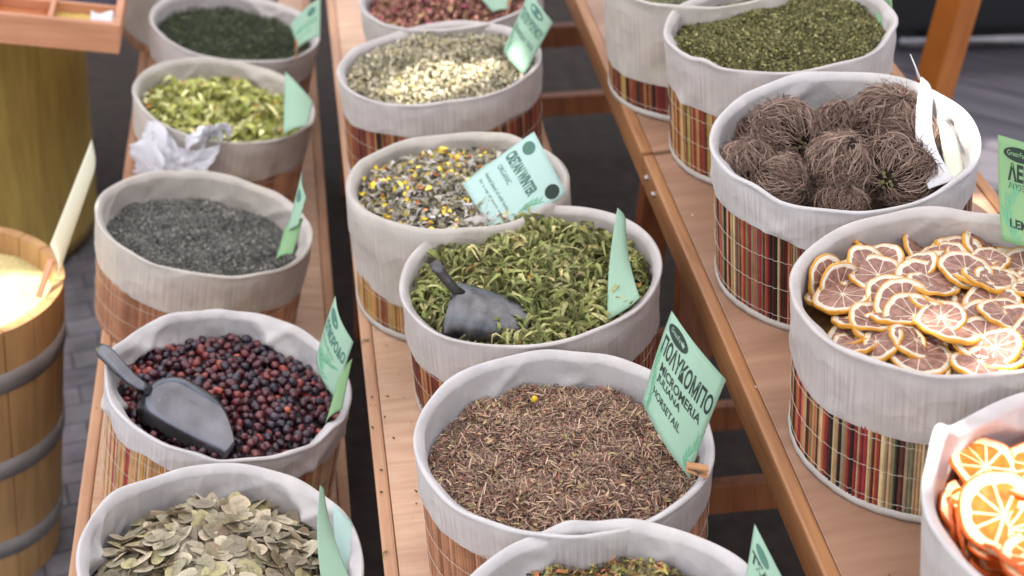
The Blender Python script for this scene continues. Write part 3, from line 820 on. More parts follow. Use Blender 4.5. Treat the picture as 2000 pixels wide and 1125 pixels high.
# rosehips
def hip_mesh(i, col):
    bm = bmesh.new(); bmesh.ops.create_icosphere(bm, subdivisions=3, radius=1)
    sd = Vector((i * 7.3, i * 3.1, 2.2))
    for v in bm.verts:
        c = v.co.copy(); nzv = noise.noise(c * 1.6 + sd); wrk = abs(noise.noise(c * 3.4 + sd * 2))
        k = 1 + .14 * nzv - .16 * (1 - wrk) ** 4
        v.co = Vector((c.x * .0053 * k, c.y * .0051 * k, c.z * .0072 * k))
        if c.z > .82: v.co.z -= .0012 * (c.z - .82) / .18
    V = np.array([v.co[:] for v in bm.verts]); F = np.array([[v.index for v in f.verts] for f in bm.faces]); bm.free()
    C = np.tile(col, (len(V), 1)) * (1 + .25 * np.sin(V[:, 2:3] * 700 + i))
    tip = (V[:, 2] > .0052)[:, None]; C = np.where(tip, C * .45, C)
    return V, F, C


hipcols = [g(76, 36, 44), g(54, 34, 44), g(96, 38, 42), g(46, 38, 50), g(120, 50, 48), g(80, 40, 48), g(150, 66, 56), g(62, 50, 62), g(104, 56, 58), g(172, 92, 62)]
hipw = np.array([5, 5, 4, 4, 2.2, 4, 1.2, 3, 2, .5]); hipw = hipw / hipw.sum()
hipM = []
for i, c in enumerate(hipcols): hipM.append(hip_mesh(i, np.array(c)))
hip_me = [mesh_data('rosehip', V, F, M['hip'], C, True) for V, F, C in hipM]
zf = field(B3, .046, .020, .003, 21)
pts = []; tries = 0
while len(pts) < 1150 and tries < 60000:
    tries += 1
    r = B3.Rc * math.sqrt(random.random()) - .003; t = random.random() * 2 * PI; x, y = r * math.cos(t), r * math.sin(t)
    base = float(zf(np.array(x), np.array(y)))
    z = base - .004
    for (a, b, c) in pts:
        d2 = (a - x) ** 2 + (b - y) ** 2
        if d2 < .0106 ** 2: z = max(z, c + math.sqrt(.0106 ** 2 - d2))
    if z < base + .010: pts.append((x, y, z))
pts.sort(key=lambda q_: -(q_[2] - float(zf(np.array(q_[0]), np.array(q_[1])))) - .0)
ind, rest = pts[:300], pts[300:]
for (x, y, z) in ind:
    i = int(rng.choice(10, p=hipw)); s = random.uniform(.76, 1.16)
    o = link('rosehip', hip_me[i]); o.matrix_world = B3.mat @ Matrix.Translation((x, y, z)) @ euler_m(random.uniform(.7, 2.4), random.uniform(-.5, .5), random.uniform(0, 6.3)) @ Matrix.Scale(s, 4)
    tag(o, 'small dark red dried rosehip on top of the heap in the scoop basket', 'rosehip', 'dried rosehips in the basket with the shiny scoop')
Vs, Fs, Cs, off = [], [], [], 0
V, F = mound_mesh(B3, zf, .006); Vs.append(V); Fs += F; Cs.append(np.tile(g(30, 20, 22), (len(V), 1))); off = len(V)
for (x, y, z) in rest:
    i = int(rng.choice(10, p=hipw)); V, F, C = hipM[i]
    T = np.array((Matrix.Translation((x, y, z)) @ euler_m(random.uniform(.7, 2.4), random.uniform(-.5, .5), random.uniform(0, 6.3)) @ Matrix.Scale(random.uniform(.85, 1.15), 4)))
    Vs.append(V @ T[:3, :3].T + T[:3, 3]); Fs.append(F + off); Cs.append(C); off += len(V)
o = part('rosehips', np.concatenate(Vs), Fs, M['hip'], None, C=np.concatenate(Cs), smooth=True); o.matrix_world = B3.mat
tag(o, 'heap of dark red rosehips under and between the topmost ones', 'rosehips', kind='stuff')


# seed pods
def pod_mesh(i, col):
    nr, na = 5, 20; V = []; C = []; r_ = np.random.default_rng(300 + i)
    cx, cy = r_.uniform(-9, 9, 2)
    for side in (0, 1):
        for a in range(nr):
            f = a / (nr - 1)
            for b in range(na):
                t = 2 * PI * b / na
                x = .0130 * f * math.copysign(abs(math.cos(t)) ** .82, math.cos(t)) * (1 + .06 * math.sin(3 * t + i)); y = .0092 * f * math.copysign(abs(math.sin(t)) ** .9, math.sin(t)) * (1 + .08 * math.sin(2 * t + i * 2)) + .003 * (x / .0155) ** 2
                z = cx * x * x * 1.2 + cy * y * y * 2 + 2 * (i % 3 - 1) * x * y * 4 + .0004 * math.sin(x * 900 + i) * (1 - f * f)
                z += (.0005 if side == 0 else -.0005) * (1 - f ** 3) + (.00025 * math.cos(y * 1600) * (1 - f) if side == 0 else 0)
                V.append((x, y, z))
                dark = max(0, 1 - ((x / .009) ** 2 + (y / .0042) ** 2)) * (.5 + .5 * math.sin(y * 2600 + x * 300))
                C.append(np.array(col) * (1 - .6 * dark) * (1 + .08 * (f > .85)))
    F = []
    for s in (0, 1):
        o_ = s * nr * na
        for a in range(nr - 1):
            for b in range(na):
                q4 = (o_ + a * na + b, o_ + a * na + (b + 1) % na, o_ + (a + 1) * na + (b + 1) % na, o_ + (a + 1) * na + b)
                F.append(q4 if s == 0 else q4[::-1])
    return np.array(V), np.array(F), np.array(C)


podcols = [g(178, 168, 144), g(156, 148, 124), g(198, 188, 162), g(138, 128, 110), g(176, 168, 126), g(150, 130, 108), g(196, 180, 154), g(134, 124, 98)]
podM = [pod_mesh(i, c) for i, c in enumerate(podcols)]
pod_me = [mesh_data('seed_pod', V, F, M['pod'], C, True) for V, F, C in podM]
zf4 = field(B4, .054, .040, .004, 31)
pods = []
for k in range(1350):
    x, y = rand_pts(1, B4.Rc, .012); x, y = float(x[0]), float(y[0])
    lvl = k / 1350
    z = float(zf4(np.array(x), np.array(y))) - .008 + .024 * lvl
    # lie shingled along the slope of the heap, outwards and down
    t = math.atan2(y, x) + random.gauss(0, .8); tilt = random.gauss(.40, .36)
    e = .004
    gxs = (float(zf4(np.array(x + e), np.array(y))) - float(zf4(np.array(x - e), np.array(y)))) / (2 * e)
    gys = (float(zf4(np.array(x), np.array(y + e))) - float(zf4(np.array(x), np.array(y - e)))) / (2 * e)
    nrm = Vector((-gxs, -gys, 1)).normalized()
    T = Matrix.Translation((x, y, z)) @ nrm.to_track_quat('Z', 'Y').to_matrix().to_4x4() @ Matrix.Rotation(t, 4, 'Z') @ Matrix.Rotation(tilt, 4, 'Y') @ Matrix.Rotation(random.gauss(0, .22) + (PI if random.random() < .4 else 0), 4, 'X') @ Matrix.Rotation(random.uniform(-1.2, 1.2), 4, 'Z') @ Matrix.Scale(random.uniform(.82, 1.15), 4)
    pods.append((lvl, T, int(rng.choice(8, p=np.array([5, 5, 4, 4, 3, 2, 4, 2]) / 29))))
Vs, Fs, Cs, off = [], [], [], 0
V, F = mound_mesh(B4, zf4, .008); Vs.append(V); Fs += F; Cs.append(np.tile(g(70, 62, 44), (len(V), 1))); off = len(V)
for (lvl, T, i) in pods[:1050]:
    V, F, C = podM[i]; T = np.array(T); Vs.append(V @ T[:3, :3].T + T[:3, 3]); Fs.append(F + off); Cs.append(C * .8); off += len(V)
o = part('seed_pods', np.concatenate(Vs), Fs, M['pod'], None, C=np.concatenate(Cs), smooth=True); o.matrix_world = B4.mat
tag(o, 'heap of flat beige pods under the topmost ones', 'seed pods', kind='stuff')
for (lvl, T, i) in pods[1050:]:
    o = link('seed_pod', pod_me[i]); o.matrix_world = B4.mat @ T
    tag(o, 'flat oval beige green seed pod on top of the front left heap', 'seed pod', 'flat seed pods on the front left heap')


# citrus slices: three real parts each, all bent by the same warp
def slice_parts(seed, Rs, thick, segs, warp):
    r_ = np.random.default_rng(seed); ph = r_.uniform(0, 6.3, 4); A = r_.uniform(-1, 1, 3) * warp

    def W(x, y, z):
        th = np.arctan2(y, x); rr = np.hypot(x, y) / Rs
        k = 1 + .045 * np.sin(2 * th + ph[0]) * rr + .02 * np.sin(5 * th + ph[1]) * rr
        zz = z * (1 - .25 * np.sin(3 * th + ph[2]) * rr) + Rs * rr ** 2 * (A[0] * np.cos(2 * (th - ph[3])) + A[1] * .6 * np.cos(th) + .35 * A[2]) + .0006 * np.sin(9 * th + ph[1]) * rr
        return np.stack([x * k, y * k, zz], -1)
    out = []
    na = 54; th = np.linspace(0, 2 * PI, na + 1)[:-1]; k = np.arange(na); k2 = (k + 1) % na
    # pith disc with membranes: closed disc
    def revolve(prof, closed=True):
        V = np.concatenate([W(r * np.cos(th), r * np.sin(th), np.full(na, z)) for r, z in prof])
        m_ = len(prof); F = []
        rng_ = range(m_ if closed else m_ - 1)
        for i in rng_: j = (i + 1) % m_; F.append(np.stack([k + i * na, k2 + i * na, k2 + j * na, k + j * na], -1))
        return V, np.concatenate(F)
    h = thick / 2
    V, F = revolve([(.0005, -h * .8), (Rs * .45, -h * .75), (Rs * .80, -h * .8), (Rs * .955, -h), (Rs * .955, h), (Rs * .80, h * .8), (Rs * .45, h * .7), (Rs * .1, h * .75), (.0005, h * .8)], False)
    out.append((V, F))
    # peel: rounded ring
    V, F = revolve([(Rs * .95, -h * 1.0), (Rs * .98, -h * 1.03), (Rs, -h * .6), (Rs, h * .6), (Rs * .98, h * 1.03), (Rs * .95, h * 1.0)], True)
    out.append((V, F))
    # flesh segments, top and bottom
    Vs, Fs, off = [], [], 0
    edges = np.sort(np.arange(segs) * 2 * PI / segs + r_.uniform(-.10, .10, segs)) + ph[0]
    for sgn in (1, -1):
        for i in range(segs):
            a0, a1 = edges[i], edges[(i + 1) % segs] + (2 * PI if i == segs - 1 else 0)
            gap = .030 if Rs < .03 else .06; n_a, n_r = 5, 5; V = []
            for b in range(n_r):
                f = b / (n_r - 1); r = Rs * (.07 + (.74 if Rs < .03 else .66) * f)
                g_ = gap * Rs * .55 / r
                for a in range(n_a):
                    t = a0 + g_ + (a1 - a0 - 2 * g_) * a / (n_a - 1)
                    edge = 1 if (0 < a < n_a - 1 and 0 < b < n_r - 1) else 0
                    rr = r * (1 - .05 * (abs(a - 2) / 2) ** 2 * f)
                    z = (h * .86 + (.00028 + .0004 * r_.uniform(-.6, .6)) * edge) * sgn
                    V.append((rr * math.cos(t), rr * math.sin(t), z))
            V = np.array(V); V = W(V[:, 0], V[:, 1], V[:, 2])
            idx = np.arange(n_a * n_r).reshape(n_r, n_a) + off
            F = np.stack([idx[:-1, :-1], idx[1:, :-1], idx[1:, 1:], idx[:-1, 1:]], -1).reshape(-1, 4)
            if sgn < 0: F = F[:, ::-1]
            Vs.append(V); Fs.append(F); off += len(V)
    out.append((np.concatenate(Vs), np.concatenate(Fs)))
    return out


def m_flesh(name, c1, c2, rough=.45, transl=.2):
    m, n, l, b = nt(name)
    tc = n.new('ShaderNodeTexCoord'); nz = n.new('ShaderNodeTexNoise'); nz.inputs['Scale'].default_value = 160; nz.inputs['Detail'].default_value = 4
    oi = n.new('ShaderNodeObjectInfo'); ad = n.new('ShaderNodeVectorMath'); ad.operation = 'ADD'
    l.new(tc.outputs['Object'], ad.inputs[0]); l.new(oi.outputs['Location'], ad.inputs[1]); l.new(ad.outputs[0], nz.inputs['Vector'])
    cr = n.new('ShaderNodeValToRGB'); cr.color_ramp.elements[0].position = .32; cr.color_ramp.elements[1].position = .68
    cr.color_ramp.elements[0].color = (*c2, 1); cr.color_ramp.elements[1].color = (*c1, 1)
    l.new(nz.outputs[0], cr.inputs[0]); l.new(cr.outputs[0], b.inputs['Base Color']); b.inputs['Roughness'].default_value = rough
    bp = n.new('ShaderNodeBump'); bp.inputs['Strength'].default_value = .7; bp.inputs['Distance'].default_value = .0012
    l.new(nz.outputs[0], bp.inputs['Height']); l.new(bp.outputs[0], b.inputs['Normal'])
    tr = n.new('ShaderNodeBsdfTranslucent'); mix = n.new('ShaderNodeMixShader'); mix.inputs[0].default_value = transl
    l.new(cr.outputs[0], tr.inputs[0]); l.new(b.outputs[0], mix.inputs[1]); l.new(tr.outputs[0], mix.inputs[2]); l.new(mix.outputs[0], n['Material Output'].inputs[0])
    return m


def citrus(prefix, mats, n_var, Rs, thick, segs, warp, seed):
    out = []
    for i in range(n_var):
        sp = slice_parts(seed + i, Rs, thick, segs + (i % 3) - 1, warp)
        out.append([mesh_data(nm, V, F, mt, None, True) for nm, (V, F), mt in zip(('pith', 'peel', 'flesh'), sp, mats)])
    return out


def put_slice(kind, var, Mw, label, cat, group):
    r = empty(kind, label, cat, Mw, group)
    for nm, me in zip(('pith', 'peel', 'flesh'), var): link(nm, me, r)
    return r


lem = citrus('lemon', (m_flesh('lemon_pith', g(244, 234, 214), g(228, 212, 184)), m_flesh('lemon_peel', g(226, 168, 62), g(204, 138, 40), .5, .1), m_flesh('lemon_flesh', g(176, 132, 116), g(124, 84, 74))), 14, .0285, .0038, 10, .11, 500)
zl = field(B12, .045, .018, .002, 41)
# base layer colour under the slices
V, F = mound_mesh(B12, zl, .012)
o = part('citrus_crumbs', V, F, m_plain('lemon_crumbs', g(120, 86, 50), .8, var=.4, vscale=90, bump=.8, bscale=200)); o.matrix_world = B12.mat
tag(o, 'bed of brown crumbs deep under the lemon slices', 'crumbs', kind='stuff')
placed = []


def settle(x, y, r, th, zfun):
    z = float(zfun(np.array(x), np.array(y))) - .006
    for (a, b, c, r2) in placed:
        d = math.hypot(a - x, b - y)
        if d < (r + r2) * .62: z = max(z, c + th * (1 - d / ((r + r2) * .62)) ** .5)
    return z


nslice = 0
for k in range(230):
    t = random.random() * 2 * PI; rr = (B12.Rc - .022) * math.sqrt(random.random()); x, y = rr * math.cos(t), rr * math.sin(t)
    s = random.uniform(.82, 1.12)
    z = settle(x, y, .0285 * s, .0050, zl)
    if z > float(zl(np.array(x), np.array(y))) + .013: continue
    placed.append((x, y, z, .0285 * s)); tl = random.gauss(0, .19); tl2 = random.gauss(0, .19)
    T = Matrix.Translation((x, y, z)) @ euler_m(tl, tl2, random.uniform(0, 6.3)) @ Matrix.Diagonal((s, s * random.uniform(.86, 1), 1, 1))
    put_slice('lemon_slice', random.choice(lem), B12.mat @ T, 'thin round dried lemon slice lying in the heap', 'lemon slice', 'dried lemon slices in the dark striped basket')
    nslice += 1
for (px, py, lean, az, s, up_) in [(px_, py_, le_ * (.62 if py_ < 500 else 1), az_, s_, u_) for (px_, py_, le_, az_, s_, u_) in [(1618, 530, 1.15, .5, .95, .012), (1640, 545, 1.25, .35, .85, .01), (1708, 472, 1.25, 1.6, .9, .006), (1800, 470, 1.1, 1.5, .9, .004), (1938, 482, .8, 1.2, 1.15, .004), (1700, 650, .35, 3.6, .9, .006), (1662, 640, .4, 3.2, .85, .004),
                                     (1880, 480, 1.0, 1.7, 1, .004), (1690, 615, .3, 2.8, 1.1, .008), (1850, 655, .35, 2.6, 1.2, .01), (1920, 560, .25, 2.2, 1.15, .010), (1810, 565, .12, 1.2, 1.1, .012), (1715, 540, .12, .8, 1.08, .012), (1920, 680, .1, .2, 1.1, .012)]]:
    w = on_plane(px, py, (0, 0, HC[2] - .028), (0, 0, 1)); q = B12.mat.inverted() @ w
    z = float(zl(np.array(q.x), np.array(q.y))) + up_
    T = Matrix.Translation((q.x, q.y, z)) @ Matrix.Rotation(az, 4, 'Z') @ Matrix.Rotation(lean, 4, 'X') @ Matrix.Rotation(random.uniform(0, 6), 4, 'Z') @ Matrix.Diagonal((s, s, 1, 1))
    put_slice('lemon_slice', random.choice(lem), B12.mat @ T, 'dried lemon slice propped at a slant among the flatter ones', 'lemon slice', 'dried lemon slices propped at a slant')
print('slices', nslice)
ora = citrus('orange', (m_flesh('orange_pith', g(246, 216, 180), g(236, 180, 130)), m_flesh('orange_peel', g(226, 104, 30), g(196, 78, 16), .45, .15), m_flesh('orange_flesh', g(238, 116, 36), g(216, 82, 16), .35, .25)), 9, .031, .0038, 10, .16, 700)
zo = field(B13, .052, .016, .002, 51)
V, F = mound_mesh(B13, zo, .012)
o = part('orange_crumbs', V, F, m_plain('orange_crumbs', g(170, 76, 24), .8, var=.4, vscale=90, bump=.8, bscale=200)); o.matrix_world = B13.mat
tag(o, 'bed of orange crumbs deep under the orange slices', 'crumbs', kind='stuff')
placed = []
for k in range(150):
    t = random.random() * 2 * PI; rr = (B13.Rc - .028) * math.sqrt(random.random()); x, y = rr * math.cos(t), rr * math.sin(t)
    s = random.uniform(.85, 1.1); z = settle(x, y, .031 * s, .006, zo)
    if z > float(zo(np.array(x), np.array(y))) + .016: continue
    placed.append((x, y, z, .031 * s))
    T = Matrix.Translation((x, y, z)) @ euler_m(random.gauss(0, .32), random.gauss(0, .32), random.uniform(0, 6.3)) @ Matrix.Scale(s, 4)
    put_slice('orange_slice', random.choice(ora), B13.mat @ T, 'thin round orange slice lying in the corner basket', 'orange slice', 'dried orange slices in the corner basket')
for (px, py, lean, az, s, up_, lb) in [(1925, 905, .45, .9, 1.15, .016, 'bright orange slice leaning on the liner below the white flap'), (1960, 1010, .38, .2, 1.25, .018, 'large orange slice facing the camera, nearest the front left rim'),
                                       (1868, 985, 1.35, 1.25, .8, .006, 'orange slice on edge, outermost by the left rim'), (1888, 1000, 1.3, 1.2, .8, .008, 'orange slice on edge, second from the left rim')]:
    w = on_plane(px, py, (0, 0, HC[2] - .03), (0, 0, 1)); q = B13.mat.inverted() @ w
    z = float(zo(np.array(q.x), np.array(q.y))) + up_
    T = Matrix.Translation((q.x, q.y, z)) @ Matrix.Rotation(az, 4, 'Z') @ Matrix.Rotation(lean, 4, 'X') @ Matrix.Rotation(random.uniform(0, 6), 4, 'Z') @ Matrix.Scale(s, 4)
    put_slice('orange_slice', random.choice(ora), B13.mat @ T, lb, 'orange slice', 'dried orange slices in the corner basket')


# hairy root balls
def root_ball(seed, Rb_, n=950):
    r_ = np.random.default_rng(seed)
    bm = bmesh.new(); bmesh.ops.create_icosphere(bm, subdivisions=3, radius=Rb_ * .80); sd = Vector((seed * 1.7, 3, 1))
    for v in bm.verts: v.co *= 1 + .15 * noise.noise(v.co / Rb_ * 2 + sd)
    Vc = np.array([v.co[:] for v in bm.verts]); Fc = np.array([[v.index for v in f.verts] for f in bm.faces]); bm.free()
    # strands: run over the ball from one pole to the other, swirling, each a thin three-sided tube
    S = 11; t = np.linspace(0, 1, S)[None, :]
    az0 = r_.uniform(0, 2 * PI, (n, 1)); sw = r_.normal(.15, .5, (n, 1)); p0 = r_.uniform(.05, 1.9, (n, 1)) ** 1.05; ln = r_.uniform(.6, 1.3, (n, 1))
    pol = np.minimum(p0 + ln * t, 2.86 + .1 * np.sin(az0 * 9)); az = az0 + sw * t + .06 * np.sin(t * r_.uniform(4, 12, (n, 1)) + az0 * 5)
    lump = 1 + .10 * np.sin(3 * az0 + seed) * np.sin(2.3 * p0 + seed)
    lift = lump * (1 + .05 * r_.normal(0, 1, (n, 1)) + .07 * np.sin(t * PI) * r_.uniform(0, 1, (n, 1)) + .20 * t ** 2.5 * r_.uniform(-.5, 1.5, (n, 1)))
    rad = Rb_ * .88 * lift
    C0 = np.stack([rad * np.sin(pol) * np.cos(az), rad * np.sin(pol) * np.sin(az), rad * np.cos(pol) * .86], -1)
    n_f = 260                                             # stray hairs sticking out
    a = r_.normal(0, 1, (n_f, 3)); a /= np.linalg.norm(a, axis=1, keepdims=True); bdir = np.cross(a, r_.normal(0, 1, (n_f, 3)))
    tt = t[..., None]; C1 = a[:, None] * Rb_ * (.84 + .30 * tt * r_.uniform(.3, 1.1, (n_f, 1, 1))) + bdir[:, None] * Rb_ * .28 * tt ** 2
    C = np.concatenate([C0, C1]); N_ = len(C)
    T_ = np.gradient(C, axis=1); T_ /= np.linalg.norm(T_, axis=2, keepdims=True) + 1e-9
    out = C / (np.linalg.norm(C, axis=2, keepdims=True) + 1e-9); sd_ = np.cross(T_, out); sd_ /= np.linalg.norm(sd_, axis=2, keepdims=True) + 1e-9
    w = (np.concatenate([r_.uniform(.00022, .00095, (n, 1)), r_.uniform(.0002, .0004, (n_f, 1))]) * (1 - .6 * t ** 2))[..., None]
    V = np.stack([C - sd_ * w, C + out * w * 1.2, C + sd_ * w], 2).reshape(-1, 3)
    idx = np.arange(N_ * S * 3).reshape(N_, S, 3)
    F = np.stack([idx[:, :-1, :-1], idx[:, :-1, 1:], idx[:, 1:, 1:], idx[:, 1:, :-1]], -1).reshape(-1, 4)
    pal = [(g(148, 126, 112), 4), (g(128, 105, 94), 4), (g(172, 150, 134), 1.4), (g(98, 78, 68), 3)]
    cs = np.array([p[0] for p in pal]); ww = np.array([p[1] for p in pal], float)
    col = cs[r_.choice(4, N_, p=ww / ww.sum())] * r_.uniform(.8, 1.2, (N_, 1))
    # bud cluster
    bv, bf, off = [], [], 0
    for k in range(26):
        bm = bmesh.new(); bmesh.ops.create_icosphere(bm, subdivisions=1, radius=1)
        ang = r_.uniform(0, 6.3); rr = .010 * math.sqrt(r_.uniform()); c = Vector((rr * math.cos(ang), rr * math.sin(ang), -Rb_ * .86 + .012 * (rr / .010) ** 2 * .5))
        s = r_.uniform(.0014, .0028)
        vv = np.array([(v.co * s + c)[:] for v in bm.verts]) + r_.normal(0, .0004, (len(bm.verts), 3)); bv.append(vv); bf.append(np.array([[v.index for v in f.verts] for f in bm.faces]) + off); off += len(vv); bm.free()
    return (mesh_data('root_core', Vc, Fc, M['root'], np.tile(g(40, 29, 24), (len(Vc), 1)), True),
            mesh_data('root_hairs', V, F, M['root'], np.repeat(col, S * 3, 0), False),
            mesh_data('bud_cluster', np.concatenate(bv), bf, M['root'], np.tile(g(122, 114, 80), (sum(map(len, bv)), 1)), True))


balls = [root_ball(900 + i, .034) for i in range(6)]
# (pixel x, pixel y, height below rim, scale, rx, ry, rz, label)
rb = [(1528, 256, .014, 1.22, 2.1, -.55, .3, 'large hairy root ball at the upper left with green buds below', True),
      (1480, 262, .046, .98, 2.2, .3, 1, 'hairy root ball half hidden behind the upper left one', False),
      (1645, 240, .030, .95, .4, .3, 2, 'small hairy root ball between the two upper large ones', False),
      (1733, 222, .006, 1.16, .55, .15, 0.4, 'round spiky root ball at the top right of the heap', False),
      (1645, 318, .012, 1.18, .3, .2, 1.0, 'round hairy root ball in the middle of the heap', False),
      (1768, 275, .022, 1.10, 1.3, .6, 0, 'hairy root ball under the white paper, upper right', False),
      (1752, 335, .016, 1.26, 2.35, -.45, .2, 'large root ball at the lower right showing a green bud cluster', True),
      (1462, 322, .036, 1.05, .8, .2, 2.6, 'hairy root ball by the left rim', False),
      (1530, 356, .036, 1.0, 1.9, .2, 1.2, 'frayed pale root ball at the lower left', False),
      (1648, 392, .044, .9, .2, .1, 0, 'root ball barely showing over the near rim', False),
      (1588, 372, .058, .9, 1.2, .1, 0.7, 'dark root ball deep in the gap of the heap', False)]
for (px, py, dz, s, rx, ry, rz, lb, bud) in rb:
    w = on_plane(px, py, (0, 0, HC[2] - dz), (0, 0, 1))
    i = random.randrange(6)
    rotm = euler_m(rx, ry, rz) if not bud else Vector((.45, -.85, -.10) if px < 1600 else (-.62, -.75, .12)).to_track_quat('-Z', 'Y').to_matrix().to_4x4()
    r = empty('root_ball', lb, 'dried root', Matrix.Translation(w) @ rotm @ Matrix.Scale(s * .94, 4), 'hairy root balls in the striped basket')
    link('root_core', balls[i][0], r); link('root_hairs', balls[i][1], r)
    if bud: link('bud_cluster', balls[i][2], r)


# ------------------------------------------------------------------ scoops
def scoop(name, label, M4, length, radius, mat, handle_pts, hr, flatback=False):
    root = empty(name, label, 'scoop', M4)
    # shell: half pipe closed at the back, open mouth cut at a slant; convex side up (+z), axis +x
    nu, nv = 26, 25; V = []
    for i in range(nu):
        f = i / (nu - 1)
        x = length * f
        if flatback: rr = radius * (1.0 if f > .04 else .75 + .25 * f / .04)
        else: rr = radius * (math.sqrt(max(0, 1 - (1 - min(f / .30, 1)) ** 2)) * .98 + .02)
        mouth = max(0, (f - .35) / .65) ** 1.6
        half = PI * .56 * (1 - .80 * mouth)
        for j in range(nv):
            a = -half + 2 * half * j / (nv - 1)
            V.append((x, rr * 1.02 * math.sin(a), rr * 1.05 * math.cos(a) - radius * .32 * mouth))
    V = np.array(V); idx = np.arange(nu * nv).reshape(nu, nv)
    F = np.stack([idx[:-1, :-1], idx[1:, :-1], idx[1:, 1:], idx[:-1, 1:]], -1).reshape(-1, 4)
    F = [F] + ([np.array([idx[0, ::-1]])] if flatback else [])
    o = part('bowl', V, F, mat, root, smooth=not flatback)
    if flatback: o.data.polygons.foreach_set('use_smooth', [True] * (len(o.data.polygons) - 1) + [False])
    sm = o.modifiers.new('thickness', 'SOLIDIFY'); sm.thickness = .0013; sm.offset = -1
    h = MB(); h.tube(handle_pts, hr, 14); h.build('handle', mat, root, smooth=True)
    return root


def frame(o, xdir, up):
    x = Vector(xdir).normalized(); z = Vector(up); z = (z - x * z.dot(x)).normalized(); y = z.cross(x)
    m = Matrix((x, y, z)).transposed().to_4x4(); m.translation = o
    return m


a = on_plane(282, 772, (0, 0, HC[0] - .008), (0, 0, 1)); b = on_plane(462, 884, (0, 0, HC[0] - .044), (0, 0, 1))
d = (b - a)
scoop('shiny_scoop', 'shiny steel scoop lying bowl up among the rosehips', frame(a, d, Vector((-.35, -1.1, .75))), d.length * 1.03, .043, M['steel'],
      [(.016, .014, .028), (.006, .015, .034), (-.008, .017, .037), (-.026, .020, .034), (-.044, .024, .032), (-.058, .027, .032), (-.066, .028, .030)], [.0075, .0075, .008, .0088, .0095, .0095, .006])
a = on_plane(872, 610, (0, 0, HC[1] - .014), (0, 0, 1)); b = on_plane(1030, 652, (0, 0, HC[1] - .036), (0, 0, 1))
d = (b - a)
scoop('zinc_scoop', 'dull zinc scoop with flat back resting on the curled green leaves', frame(a, d, Vector((-.1, -.75, .8))), d.length, .036, M['zinc'],
      [(.012, .018, .026), (.002, .021, .033), (-.009, .027, .040), (-.018, .033, .046), (-.027, .039, .052)], [.0065, .0055, .0058, .0062, .0066], True)


# ------------------------------------------------------------------ cards with lettering
def text_geo(s, bold=0.0):
    cu = bpy.data.curves.new('lettering', 'FONT'); cu.body = s; cu.size = 1; cu.offset = bold; cu.resolution_u = 3
    o = bpy.data.objects.new('lettering', cu); COL.objects.link(o)
    bpy.context.view_layer.update()
    me = bpy.data.meshes.new_from_object(o.evaluated_get(bpy.context.evaluated_depsgraph_get()))
    V = np.array([v.co[:] for v in me.vertices]); F = [tuple(p.vertices) for p in me.polygons]
    bpy.data.objects.remove(o); bpy.data.meshes.remove(me); bpy.data.curves.remove(cu)
    mn, mxx = V.min(0), V.max(0); V = (V - mn) / np.maximum(mxx - mn, 1e-6)
    return V, F


def ellipse_geo(n=28):
    V = np.array([(.5, .5, 0)] + [(.5 + .5 * math.cos(2 * PI * k / n), .5 + .5 * math.sin(2 * PI * k / n), 0) for k in range(n)])
    return V, [(0, 1 + k, 1 + (k + 1) % n) for k in range(n)]


def sprig_geo(seed, n=13):
    r_ = random.Random(seed); V = []; F = []
    def leaf(x, y, a, L, w):
        b = len(V); c, s = math.cos(a), math.sin(a)
        for (p, q) in ((0, 0), (.35, w), (1, 0), (.35, -w)): V.append((x + L * (p * c - q * s), y + L * (p * s + q * c), 0))
        F.append((b, b + 3, b + 2, b + 1))
    for k in range(n):
        f = k / n; x = .5 + .25 * math.sin(f * 5 + seed); y = f
        leaf(x, y, 1.57 + .4 * math.cos(f * 5 + seed), 1.15 / n, .05)
        for s in (-1, 1): leaf(x, y, 1.57 + s * r_.uniform(.7, 1.1), r_.uniform(.22, .36), .13)
    return np.array(V), F


def card(name, label, corners, bend=(.0, .0), mat='card', marks=(), group='green price cards stuck in the baskets', cat='sign card', thick=.0005, skew=None, curl=0):
    """corners: TL, TR, BR, BL as (px, py, depth); bend: outward bow along u and v in metres"""
    P = [np.array(at_depth(*c)) for c in corners]
    nrm = np.cross(P[1] - P[0], P[3] - P[0]); nrm /= np.linalg.norm(nrm)
    toc = ORG - P[0]
    if np.dot(nrm, toc) < 0: nrm = -nrm
    w = (np.linalg.norm(P[1] - P[0]) + np.linalg.norm(P[2] - P[3])) / 2

    def at(u, v, off=0.0):            # u right, v down
        p = P[0] * (1 - u) * (1 - v) + P[1] * u * (1 - v) + P[2] * u * v + P[3] * (1 - u) * v
        e = (P[1] - P[0]) * (1 - v) + (P[2] - P[3]) * v
        return p + nrm * (bend[0] * math.sin(PI * u) + bend[1] * math.sin(PI * v) + off) + (0 if not curl else nrm * curl * (v * v - v) * (u - .5) * 4)
    n = 14; V = [at(i / n, j / n) for j in range(n + 1) for i in range(n + 1)]
    idx = np.arange((n + 1) ** 2).reshape(n + 1, n + 1)
    F = np.stack([idx[:-1, :-1], idx[1:, :-1], idx[1:, 1:], idx[:-1, 1:]], -1).reshape(-1, 4)
    V = np.array(V); org = V.mean(0)
    root = part(name, V - org, F, M[mat], None, smooth=True); root.location = org
    so = root.modifiers.new('thickness', 'SOLIDIFY'); so.thickness = thick; so.offset = 0
    tag(root, label, cat, group)
    for (pn, geo, (u0, v0, u1, v1), mm) in marks:    # box in card coordinates, v downwards
        Vg, Fg = geo
        W_ = np.array([at(u0 + (u1 - u0) * p[0], v1 - (v1 - v0) * p[1], thick / 2 + .0004) for p in Vg]) - org
        part(pn, W_, Fg if isinstance(Fg, np.ndarray) else [tuple(f) for f in Fg], M[mm], root)
    return root


